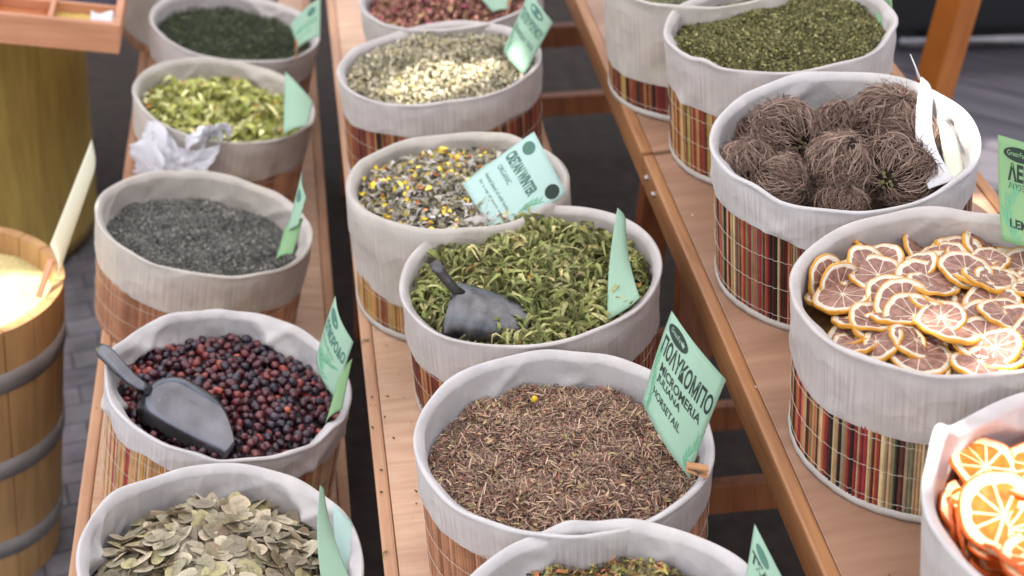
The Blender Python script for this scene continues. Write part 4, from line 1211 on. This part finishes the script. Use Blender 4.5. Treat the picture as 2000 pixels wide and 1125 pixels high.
def peg(name, label, px, py, d, vec=(1, 0, .2), L=.03):
    c = at_depth(px, py, d); v = Vector(vec).normalized()
    root = empty(name, label, 'clip', Matrix.Translation(c))
    for s in (-1, 1):
        MB().beam(-v * L / 2 + Vector((0, 0, s * .0022)), v * L / 2 + Vector((0, 0, s * .0045)), .008, .003, (0, 1, 0)).build('clip_arm', M['peg'], root, bevel=.0006)
    MB().tube([Vector((0, -.0055, 0)), Vector((0, .0055, 0))], .0022, 8).build('spring', M['bolt'], root)
    return root


el = ellipse_geo()
def dp(B, px, py, dz=0):      # depth of the rim plane of a basket at a pixel
    return depth_of(on_plane(px, py, (0, 0, HC[B.ci] + dz), (0, 0, 1)))

d1 = dp(B1, 1345, 925)
card('sign_card', 'green card lettered MICROMERIA JULIANA standing in the chopped brown stalks',
     [(1312, 607, d1 + .02), (1418, 742, d1 - .01), (1346, 934, d1 - .005), (1254, 786, d1 + .02)], (.012, .004), 'card',
     [('logo_disc', el, (.05, .05, .45, .20), 'ink'), ('logo_lettering', text_geo('GreenFamily'), (.11, .095, .39, .155), 'card'),
      ('title_lettering', text_geo('ΠΟΛΥΚΟΜΠΟ', .03), (.05, .215, .97, .405), 'ink'),
      ('name_lettering', text_geo('MICROMERIA', .022), (.14, .455, .90, .545), 'ink'), ('name_lettering', text_geo('JULIANA', .022), (.14, .565, .62, .650), 'ink'),
      ('kind_lettering', text_geo('HORSETAIL', .015), (.14, .71, .70, .785), 'ink'),
      ('printed_sprig', sprig_geo(1), (.0, .38, .16, .98), 'ink_soft'), ('printed_sprig', sprig_geo(4), (.84, .62, 1.0, .97), 'ink_soft')])
peg('wooden_clip', 'small wooden clip at the foot of the large lettered card', 1362, 917, d1 - .01, (1, -.1, -.35), .022)

d9 = dp(B9, 917, 400) - .0
card('sign_card', 'pale mint card lettered CRETAN WINTER leaning over the grey and yellow flowers',
     [(1043, 257, d9 + .03), (1107, 378, d9 + .0), (972, 470, d9 - .02), (903, 360, d9 + .03)], (.006, .002), 'card_pale',
     [('logo_disc', el, (.07, .06, .27, .22), 'ink_mid'), ('title_lettering', text_geo('CRETAN WINTER', .045), (.06, .28, .76, .43), 'ink_mid'),
      ('kind_lettering', text_geo('ORGANIC'), (.12, .50, .45, .565), 'ink_mid'),
      ('small_lettering', text_geo('Herbal blend of wild herbs'), (.10, .68, .75, .73), 'ink_mid'), ('small_lettering', text_geo('for a cup of warm tea'), (.12, .78, .75, .83), 'ink_mid'),
      ('leaf_seal', el, (.78, .05, .97, .24), 'ink'), ('printed_sprig', sprig_geo(2), (.80, .32, .97, .75), 'ink_soft')])
card('backing_card', 'plain sea green card behind the pale mint card', [(952, 318, d9 + .06), (985, 330, d9 + .05), (930, 400, d9 + .03), (893, 368, d9 + .05)], (.002, 0), 'card')

d3 = dp(B3, 660, 760)
card('sign_card', 'green card with dense small print standing at the right of the rosehips',
     [(655, 578, d3 + .02), (690, 668, d3 - .01), (658, 782, d3 + .0), (617, 702, d3 + .02)], (.008, .002), 'card',
     [('logo_disc', el, (.10, .06, .55, .22), 'ink_mid'), ('title_lettering', text_geo('ΚΥΝΟΡΟΔΟ', .045), (.08, .27, .95, .45), 'ink_mid'),
      ('small_lettering', text_geo('Rosehip'), (.1, .50, .7, .60), 'ink_soft'), ('printed_sprig', sprig_geo(3), (.05, .62, .9, .95), 'ink_soft')])
card('backing_card', 'bent bright green card tucked in beside the rosehips', [(657, 765, d3 + .0), (688, 700, d3 - .005), (668, 800, d3 - .01), (634, 836, d3 - .005)], (.006, .0), 'card_leaf')

d2 = dp(B2, 1215, 600, -.01) - .028
card('blank_card', 'blank sea green card seen from behind in the curled leaf basket', [(1206, 406, d2 + .05), (1222, 440, d2 + .06), (1250, 582, d2 + .0), (1186, 625, d2 - .005)], (.004, -.004), 'card')

d4 = dp(B4, 660, 1090, -.01)
card('blank_card', 'green card seen nearly edge on at the right of the seed pods', [(625, 948, d4 + .04), (632, 962, d4 + .05), (692, 1150, d4 - .0), (628, 1140, d4 - .0)], (.002, -.004), 'card')
card('backing_card', 'pale green card against the liner beside the seed pods', [(650, 985, d4 + .07), (688, 1020, d4 + .06), (700, 1140, d4 + .02), (655, 1150, d4 + .03)], (.002, .0), 'card_pale')

d5 = dp(B5, 565, 500, -.005)
card('sign_card', 'narrow green card standing at the right of the grey herb', [(590, 335, d5 + .01), (598, 385, d5 - .01), (582, 440, d5 - .01), (558, 462, d5 + .01)], (.004, 0), 'card', [('logo_disc', el, (.35, .12, .75, .38), 'ink_mid')])
card('backing_card', 'folded bright green card low at the right of the grey herb', [(553, 458, d5 + .02), (593, 425, d5 + .0), (572, 496, d5 - .01), (537, 516, d5 - .0)], (.008, 0), 'card_leaf')

d6 = dp(B6, 575, 250)
card('blank_card', 'sea green card inside the right wall of the lime leaf basket', [(557, 140, d6 + .08), (612, 200, d6 + .04), (600, 245, d6 + .0), (553, 262, d6 + .0)], (.004, 0), 'card')
d7 = dp(B7, 585, 92)
card('sign_card', 'green card on a wooden clip at the dark herb basket', [(566, 50, d7 + .02), (626, -6, d7 + .0), (625, 70, d7 - .01), (583, 93, d7 - .005)], (.004, 0), 'card',
     [('logo_disc', el, (.60, .12, .86, .34), 'ink_mid'), ('title_lettering', text_geo('ΜΕΛΙΣΣΑ', .04), (.1, .42, .9, .58), 'ink_soft'), ('small_lettering', text_geo('Lemon balm'), (.1, .66, .7, .76), 'ink_soft')])
peg('wooden_clip', 'small wooden clip on the rim of the dark herb basket', 579, 98, d7 - .01, (.1, -.1, 1))
d8 = dp(B8, 1022, 146)
card('sign_card', 'tall bent green card standing at the right of the cream flowers', [(1036, -22, d8 + .02), (1080, 44, d8 - .01), (1023, 148, d8 - .0), (983, 98, d8 + .02)], (.012, 0), 'card',
     [('logo_disc', el, (.35, .05, .80, .19), 'ink_mid'), ('title_lettering', text_geo('ΤΣΑΙ ΤΟΥ ΒΟΥΝΟΥ', .045), (.08, .24, .95, .42), 'ink_mid'), ('small_lettering', text_geo('Mountain tea'), (.1, .50, .9, .62), 'ink_mid'), ('printed_sprig', sprig_geo(7), (.02, .6, .3, .95), 'ink_soft')])
d15 = dp(B15, 980, 15)
card('sign_card', 'green card half out of view in the pinkish petal basket', [(925, -20, d15 + .03), (1010, -22, d15 + .0), (992, 18, d15 - .01), (962, 24, d15 + .0)], (.003, 0), 'card')
peg('wooden_clip', 'small wooden clip on the rim of the pinkish petal basket', 993, 12, d15 - .01, (.15, -.1, 1))
d11 = dp(B11, 1738, 70, -.01)
card('blank_card', 'leaf green card curved against the liner of the crushed olive herb basket', [(1688, -20, d11 + .10), (1740, -25, d11 + .04), (1744, 50, d11 - .01), (1728, 72, d11 + .0)], (-.006, 0), 'card_leaf')
d12 = dp(B12, 1975, 470, .0) + .01
card('sign_card', 'green card lettered LEMON at the right edge behind the lemon slices', [(1949, 263, d12 + .0), (2062, 300, d12 - .0), (2060, 500, d12 - .01), (1956, 470, d12 - .0)], (.004, -.004), 'card_leaf',
     [('logo_disc', el, (.09, .07, .62, .21), 'ink'), ('logo_lettering', text_geo('GreenFamily'), (.15, .11, .56, .175), 'card_leaf'), ('title_lettering', text_geo('ΛΕΜΟΝΙ', .045), (.16, .225, .95, .40), 'ink'),
      ('small_lettering', text_geo('ΑΠΟΞΗΡΑΜΕΝΟ'), (.17, .415, .98, .475), 'ink'), ('kind_lettering', text_geo('LEMON', .03), (.17, .76, .80, .85), 'ink'), ('printed_sprig', sprig_geo(9), (.03, .45, .42, .98), 'ink_soft')])
d14 = dp(B14, 1480, 1180)
card('sign_card', 'green card with an oval mark rising from the bottom edge basket', [(1474, 1023, d14 + .03), (1545, 1160, d14 - .0), (1500, 1260, d14 - .0), (1448, 1180, d14 + .01)], (.004, 0), 'card',
     [('logo_disc', el, (.12, .10, .50, .24), 'ink_mid'), ('title_lettering', text_geo('ΤΣΑΙ', .045), (.06, .27, .6, .42), 'ink')])
d10 = dp(B10, 1820, 362, -.01)
card('white_paper_slip', 'bent white paper slip standing at the right of the root balls', [(1799, 150, d10 + .12), (1822, 190, d10 + .12), (1868, 352, d10 + .01), (1814, 369, d10 + .0)], (.004, -.012), 'white_paper', group='white paper slips in the root basket', cat='paper slip')
card('white_paper_slip', 'stained second paper slip behind the bent white one', [(1830, 225, d10 + .11), (1872, 290, d10 + .07), (1885, 335, d10 + .03), (1852, 362, d10 + .01)], (.006, .0), 'paper', group='white paper slips in the root basket', cat='paper slip')
m = MB(); m.tube([at_depth(1778, 106, d10 + .10), at_depth(1788, 130, d10 + .11), at_depth(1796, 155, d10 + .12)], [.0003, .0008, .0018], 6)
tag(m.build('dry_stalk', M['white_paper'], None, True), 'thin pale stalk rising over the rim of the root basket', 'stalk')

# ------------------------------------------------------------------ wooden barrel of yellow powder
BR = .166; BZ = .50
bc = on_plane(-107, 549, (0, 0, BZ), (0, 0, 1))
broot = empty('wooden_barrel', 'pale wooden barrel with grey hoops holding yellow powder at the left edge', 'barrel', Matrix.Translation((bc.x - .035, bc.y, 0)) @ Matrix.Rotation(R_(4), 4, 'Y'))
M['stave'] = m_wood('oak_stave', g(186, 146, 98), g(160, 118, 74), scale=4, stretch=(9, 9, .8), rough=.5, bump=.2, knots=False)
def barrel_r(z): return BR * (.72 + .28 * (z / BZ) ** .9)
ns = 20; V, F = [], []
zs = np.linspace(0.004, BZ, 8)
for k in range(ns):
    a0, a1 = 2 * PI * k / ns + .006, 2 * PI * (k + 1) / ns - .006
    b0 = len(V); na = 5
    for inner in (0, 1):
        for z in zs:
            for q in range(na):
                a = a0 + (a1 - a0) * q / (na - 1); r = barrel_r(z) - (.016 if inner else 0) - (.0007 if q in (0, na - 1) and not inner else 0); V.append((r * math.cos(a), r * math.sin(a), z))
    nz_ = len(zs); id_ = lambda s, i, q: b0 + s * nz_ * na + i * na + q
    for i in range(nz_ - 1):
        for q in range(na - 1):
            F.append((id_(0, i, q), id_(0, i, q + 1), id_(0, i + 1, q + 1), id_(0, i + 1, q))); F.append((id_(1, i, q + 1), id_(1, i, q), id_(1, i + 1, q), id_(1, i + 1, q + 1)))
        F.append((id_(1, i, 0), id_(0, i, 0), id_(0, i + 1, 0), id_(1, i + 1, 0))); F.append((id_(0, i, na - 1), id_(1, i, na - 1), id_(1, i + 1, na - 1), id_(0, i + 1, na - 1)))
    for q in range(na - 1): F.append((id_(0, nz_ - 1, q), id_(0, nz_ - 1, q + 1), id_(1, nz_ - 1, q + 1), id_(1, nz_ - 1, q)))
part('stave_wall', V, F, M['stave'], broot)
M['hoop'] = m_plain('dull_hoop', g(142, 134, 130), .55, metal=.2, var=.2, vscale=25)
for z0, z1 in ((.395, .43), (.235, .268), (.075, .108)):
    V = []; nn = 96
    for (dz, dr) in ((z0, .0004), (z0, .0028), ((z0 + z1) / 2, .0032), (z1, .0028), (z1, .0004)):
        for k in range(nn): a = 2 * PI * k / nn; r = barrel_r(dz) + dr; V.append((r * math.cos(a), r * math.sin(a), dz))
    F = [(i * nn + k, i * nn + (k + 1) % nn, (i + 1) * nn + (k + 1) % nn, (i + 1) * nn + k) for i in range(4) for k in range(nn)]
    part('hoop', V, F, M['hoop'], broot, smooth=True)
PB = Basket(); PB.Rc = BR - .0195; PB.rimz = lambda x, y: BZ + 0 * x; PB.mat = broot.matrix_world.copy()
o = herb(PB, 'yellow_powder', 'pale yellow ground powder heaped in the wooden barrel', 9000, field(PB, .035, .018, .0015, 61, dents=[(.07, .0, .012, .006)]), [(g(206, 194, 142), 4), (g(188, 174, 118), 3), (g(218, 208, 160), 3)], (.0008, .002), (.0006, .0015), tilt=.4, thick=.0012,
         base=g(202, 190, 138), cat='ground spice', lower=.0)
db = depth_of(on_plane(110, 540, (0, 0, BZ), (0, 0, 1)))
card('cream_card', 'cream card standing on edge at the rim of the wooden barrel', [(179, 273, db + .02), (174, 360, db + .05), (110, 549, db + .0), (98, 478, db - .02)], (.008, .0), 'paper', group='cream card on the barrel', cat='sign card')
m = MB(); m.beam(at_depth(100, 508, db - .01), at_depth(75, 580, db - .03), .008, .005)
tag(m.build('wooden_stick', m_plain('brown_stick', g(134, 76, 48), .6, var=.1)), 'short brown wooden stick pushed in the yellow powder', 'stick')

# ------------------------------------------------------------------ golden drum and compartment tray behind
gp = on_plane(183, 455, (0, 0, 0), (0, 0, 1))
DR = .28; DH = .62
dc = Vector((gp.x - DR * .985, gp.y + .05, 0))
droot = empty('golden_drum', 'tall dull gold drum standing behind the wooden barrel', 'drum', Matrix.Translation(dc))
V = []; nn = 128
def m_gold():
    m, n, l, b = nt('gold_fabric')
    tc = n.new('ShaderNodeTexCoord'); mp = n.new('ShaderNodeMapping'); mp.inputs['Scale'].default_value = (30, 30, 1.5); l.new(tc.outputs['Object'], mp.inputs[0])
    nz = n.new('ShaderNodeTexNoise'); nz.inputs['Scale'].default_value = 3; nz.inputs['Detail'].default_value = 4; l.new(mp.outputs[0], nz.inputs['Vector'])
    cr = n.new('ShaderNodeValToRGB'); cr.color_ramp.elements[0].position = .3; cr.color_ramp.elements[1].position = .7
    cr.color_ramp.elements[0].color = (*g(178, 146, 76), 1); cr.color_ramp.elements[1].color = (*g(208, 176, 96), 1)
    l.new(nz.outputs[0], cr.inputs[0]); l.new(cr.outputs[0], b.inputs['Base Color']); b.inputs['Roughness'].default_value = .5; b.inputs['Metallic'].default_value = 0
    bp = n.new('ShaderNodeBump'); bp.inputs['Strength'].default_value = .4; bp.inputs['Distance'].default_value = .002; l.new(nz.outputs[0], bp.inputs['Height']); l.new(bp.outputs[0], b.inputs['Normal'])
    return m
prof = [(.001, 0.002), (DR - .006, .002), (DR, .01), (DR + .002, .04), (DR + .022, DH * .5), (DR + .046, DH - .03), (DR + .048, DH - .008), (DR + .042, DH), (.001, DH)]
for r, z in prof:
    for k in range(nn): a = 2 * PI * k / nn; V.append(((r + .0012 * math.sin(a * 32) * (r > .1)) * math.cos(a), (r + .0012 * math.sin(a * 32) * (r > .1)) * math.sin(a), z))
F = [(i * nn + k, i * nn + (k + 1) % nn, (i + 1) * nn + (k + 1) % nn, (i + 1) * nn + k) for i in range(len(prof) - 1) for k in range(nn)]
part('drum_shell', V, F, m_gold(), droot, smooth=True)
V = []
for r, z in ((DR + .0005, .012), (DR + .005, .012), (DR + .005, .03), (DR + .0005, .03)):
    for k in range(nn): a = 2 * PI * k / nn; V.append((r * math.cos(a), r * math.sin(a), z))
F = [(i * nn + k, i * nn + (k + 1) % nn, (i + 1) * nn + (k + 1) % nn, (i + 1) * nn + k) for i in range(3) for k in range(nn)]
part('base_ring', V, F, m_plain('dark_gold_ring', g(104, 82, 36), .5), droot, smooth=True)

TZ = DH + .002; TH_ = .052
f1 = on_plane(233, 106, (0, 0, TZ), (0, 0, 1))
TM = Matrix.Translation(f1) @ Matrix.Rotation(R_(9.5), 4, 'Y')
tr = empty('spice_tray', 'wooden tray with small compartments resting on the gold drum', 'tray', TM)
TL_, TD_ = .62, .36
M['tray'] = m_wood('tray_wood', g(206, 150, 116), g(186, 128, 94), scale=5, stretch=(1, 14, 14), rough=.5, bump=.1, knots=False)
MB().box((-TL_ / 2, TD_ / 2, .004), (TL_ / 2 - .013, TD_ / 2 - .013, .004)).build('tray_bottom', M['tray'], tr)
MB().box((-TL_ / 2, .006, TH_ / 2), (TL_ / 2, .006, TH_ / 2)).build('tray_front', M['tray'], tr, bevel=.0015)
MB().box((-TL_ / 2, TD_ - .006, TH_ / 2), (TL_ / 2, .006, TH_ / 2)).build('tray_back', M['tray'], tr, bevel=.0015)
for x in (-.006, -TL_ + .006): MB().box((x, TD_ / 2, TH_ / 2), (.006, TD_ / 2 - .0125, TH_ / 2)).build('tray_side', M['tray'], tr, bevel=.0015)
for x in (-.115, -.215, -.33, -.46): MB().box((x, TD_ / 2, .026), (.004, TD_ / 2 - .0125, .018)).build('divider', M['tray'], tr, bevel=.001)
MB().box((-TL_ / 2, .105, .024), (TL_ / 2 - .0125, .004, .0155)).build('cross_divider', M['tray'], tr, bevel=.001)
fills = [(-.0610, .058, g(196, 168, 92), 'mustard yellow spice in the tray compartment at the front corner'), (-.165, .058, g(176, 106, 62), 'rust brown spice in the second tray compartment'),
         (-.2725, .058, g(164, 150, 110), 'khaki spice in the third tray compartment'), (-.0610, .22, g(54, 50, 62), 'near black seeds in the tray behind the yellow spice'),
         (-.165, .22, g(190, 150, 130), 'pink spice in the tray behind the rust one'), (-.2725, .22, g(200, 150, 50), 'orange spice in the tray behind the khaki one')]
for (x, y, c, lb) in fills:
    hx = .046 if x < -.1 else .049; hy = .042 if y < .1 else .115
    nx_, ny_ = 26, 26; V = []
    for i in range(nx_):
        for j in range(ny_):
            u, v = i / (nx_ - 1), j / (ny_ - 1)
            V.append((x - hx + 2 * hx * u, y - hy + 2 * hy * v, .022 + .006 * math.sin(PI * u) * math.sin(PI * v) + .002 * noise.noise(Vector((u * 6, v * 6, x * 50))) + .0008 * random.random()))
    F = [(i * ny_ + j, (i + 1) * ny_ + j, (i + 1) * ny_ + j + 1, i * ny_ + j + 1) for i in range(nx_ - 1) for j in range(ny_ - 1)]
    o = part('tray_spice', V, F, m_plain('loose_spice', c, .9, var=.25, vscale=260, bump=.8, bscale=500)); o.matrix_world = TM
    tag(o, lb, 'spice', kind='stuff')
V = []; n = 8
for i in range(n + 1):
    for j in range(n + 1):
        u, v = i / n, j / n; V.append((-.050 + .036 * u, .012 + .028 * v, .040 + .016 * v + .004 * math.sin(u * 5 + v * 3)))
F = [(i * (n + 1) + j, (i + 1) * (n + 1) + j, (i + 1) * (n + 1) + j + 1, i * (n + 1) + j + 1) for i in range(n) for j in range(n)]
o = part('tray_tag', V, F, M['white_paper'], None, smooth=True); o.matrix_world = TM
so = o.modifiers.new('thickness', 'SOLIDIFY'); so.thickness = .0008
tag(o, 'small white tag stuck in the corner of the spice tray', 'tag')

# ------------------------------------------------------------------ white film bag hung on the lime leaf basket
rt = empty('film_bag', 'crumpled white film bag hanging on the front of the lime leaf basket', 'plastic bag', B6.mat)
def crumple(nu, nv, fn, sd, amp):
    V = []
    for i in range(nu):
        for j in range(nv):
            u, v = i / (nu - 1), j / (nv - 1); p = Vector(fn(u, v)); q = Vector((u * 3 + sd, v * 3, sd))
            d = amp * (abs(noise.noise(q * 1.3)) * 2 + .6 * abs(noise.noise(q * 3.1)) + .3 * noise.noise(q * 6.5))
            p += Vector((math.cos(u * 3.1), -1, .3)).normalized() * d
            V.append(p[:])
    idx = np.arange(nu * nv).reshape(nu, nv)
    return np.array(V), np.stack([idx[:-1, :-1], idx[1:, :-1], idx[1:, 1:], idx[:-1, 1:]], -1).reshape(-1, 4)
def sheet(u, v):
    a = R_(212 + 58 * u - 6 * v); r = B6.R + .004 + .012 * math.sin(PI * v); return (r * math.cos(a), r * math.sin(a), B6.H - .012 - .105 * v + .012 * math.sin(u * 7))
V, F = crumple(44, 34, sheet, 3.3, .016)
o = part('film_sheet', V, F, M['plastic'], rt, smooth=True); so = o.modifiers.new('thickness', 'SOLIDIFY'); so.thickness = .0004
a = R_(262); kc = Vector(((B6.R + .0) * math.cos(a), (B6.R + .0) * math.sin(a), B6.H + .0))
for k, (dx, dz, s, tw) in enumerate([(-.0, .012, 1, 0), (.014, .018, .9, .8), (-.022, -.002, 1.1, 2.2)]):
    def loop(u, v, dx=dx, dz=dz, s=s, tw=tw):
        t = (u - .5) * 3.6; return (kc.x + dx + s * .020 * math.sin(t + tw * .3) * (1 - .3 * v), kc.y - .006 + .02 * (v - .5) * math.cos(tw), kc.z + dz + s * .020 * math.cos(t) - .018 * v)
    V, F = crumple(26, 14, loop, 7.7 + k * 3, .007)
    o = part('film_knot', V, F, M['plastic'], rt, smooth=True); so = o.modifiers.new('thickness', 'SOLIDIFY'); so.thickness = .0005

# ------------------------------------------------------------------ crumbs on the bench tops
def twig(ci, px, py, L, label, col=g(112, 112, 60)):
    x, y = bx(ci, px, py); r_ = random.Random(px)
    pts = [Vector((x + L * (t / 5 - .5) * math.cos(px), y + L * (t / 5 - .5) * math.sin(px) + L * .25 * math.sin(t * 1.1 + px), .0016 + .0012 * math.sin(t + px) ** 2)) for t in range(6)]
    m = MB(); m.tube(pts, [.0005, .0009, .0011, .0009, .0007, .0004], 6)
    m.tube([pts[2], pts[2] + Vector((L * .2, -L * .15, .001))], [.0009, .0004], 5)
    o = m.build('herb_crumb', m_plain('crumb', col, .8)); o.matrix_world = Matrix.Translation((XC[ci], 0, P0[ci][2])) @ Matrix.Rotation(PHI[ci], 4, 'Y')
    tag(o, label, 'herb crumb', 'crumbs fallen on the bench tops')
twig(1, 714, 668, .016, 'green forked crumb on the middle bench near the yellow flower basket')
twig(1, 752, 1083, .014, 'curled olive crumb low on the middle bench', g(130, 120, 60))
twig(0, 676, 826, .010, 'dark crumb on the left bench beside the rosehips')
for (px, py) in [(727, 778), (757, 777), (752, 817), (728, 838), (769, 858), (745, 921), (745, 964), (813, 962)]:
    twig(1, px, py, .0035, 'tiny dark crumb speck on the pale middle bench', g(60, 46, 34))
for (px, py) in [(1353, 425), (1512, 560), (1600, 870), (1575, 700)]:
    twig(2, px, py, .0035, 'tiny pale crumb speck on the brown right bench', g(206, 190, 160))

def dust(ci, xa, xb, ya, yb, n, cols, label):
    P = np.stack([rng.uniform(xa, xb, n), rng.uniform(ya, yb, n), np.full(n, .0009)], -1)
    d, up = rdir(n, .1); L_ = rng.uniform(.0012, .005, n)
    V, F = strips(P, d, up * [.3, .3, 1], L_, L_ * rng.uniform(.2, .5, n), rng.uniform(0, .3, n), rng.normal(0, .2, n), 3, 'leaf', .15)
    V[:, 2] = np.maximum(V[:, 2], .0003)
    o = part('herb_dust', V, F, M['herb'], None, C=np.repeat(pick(cols, n) * rng.uniform(.7, 1.3, (n, 1)), 9, 0))
    o.matrix_world = Matrix.Translation((XC[ci], 0, P0[ci][2])) @ Matrix.Rotation(PHI[ci], 4, 'Y')
    tag(o, label, 'herb dust', kind='stuff')
dust(1, M_l + .003, M_r - .003, .9, 2.6, 520, [(g(110, 90, 60), 3), (g(90, 96, 56), 2), (g(70, 52, 40), 3)], 'fine herb dust scattered on the middle bench top')
dust(0, L_l + .003, L_r - .003, .9, 2.6, 300, [(g(90, 84, 66), 3), (g(70, 74, 56), 2), (g(60, 46, 38), 2)], 'fine herb dust scattered on the low left bench top')
dust(2, Rr_l + .003, Rr_l + .39, .7, 2.4, 260, [(g(200, 180, 150), 2), (g(120, 90, 66), 2), (g(110, 108, 66), 2)], 'fine herb dust scattered on the tall right bench top')

# ------------------------------------------------------------------ far right: post and dark trolley on the boards
pt = on_plane(1700, 560, (0, 0, 0), (0, 0, 1))
top = at_depth(1905, -110, 2.75); low = at_depth(1822, 180, 2.95)
dirp = (low - top).normalized(); foot = low + dirp * ((low.z - .026) / -dirp.z)
pr = empty('leaning_post', 'orange brown wooden post leaning behind the root basket', 'post', Matrix.Translation(foot))
MB().beam(Vector((0, 0, 0)), top - dirp * .35 - foot, .078, .045, (1, .75, 0)).build('post_shaft', m_wood('varnished_post', g(200, 122, 54), g(176, 98, 40), scale=3, stretch=(6, 6, 1), rough=.4, bump=.05, knots=False), pr, bevel=.003)
MB().box((0, 0, -.006), (.06, .06, .006)).build('foot_plate', M['bolt'], pr, bevel=.001)
tp = on_plane(1990, 92, (0, 0, .12), (0, 0, 1))
tro = empty('dark_trolley', 'low black trolley with a pale steel bar in the far right corner', 'trolley', Matrix.Translation((tp.x + .28, tp.y + .42, 0)) @ Matrix.Rotation(R_(-4), 4, 'Z'))
blk = m_plain('black_panel', (.012, .012, .014), .6)
MB().box((0, 0, .18), (.55, .28, .09)).build('trolley_box', blk, tro, bevel=.012)
MB().tube([(-.52, -.36, .10), (.5, -.36, .10)], .018, 12).build('steel_bar', M['steel'], tro, True)
for x in (-.4, .4):
    MB().tube([(x, -.36, .10), (x, -.28, .12)], .010, 8).build('bar_bracket', M['steel'], tro, True)
    for y in (-.2, .2): MB().tube([(x, y - .012, .055), (x, y + .012, .055)], .03, 16).build('wheel', blk, tro, True)
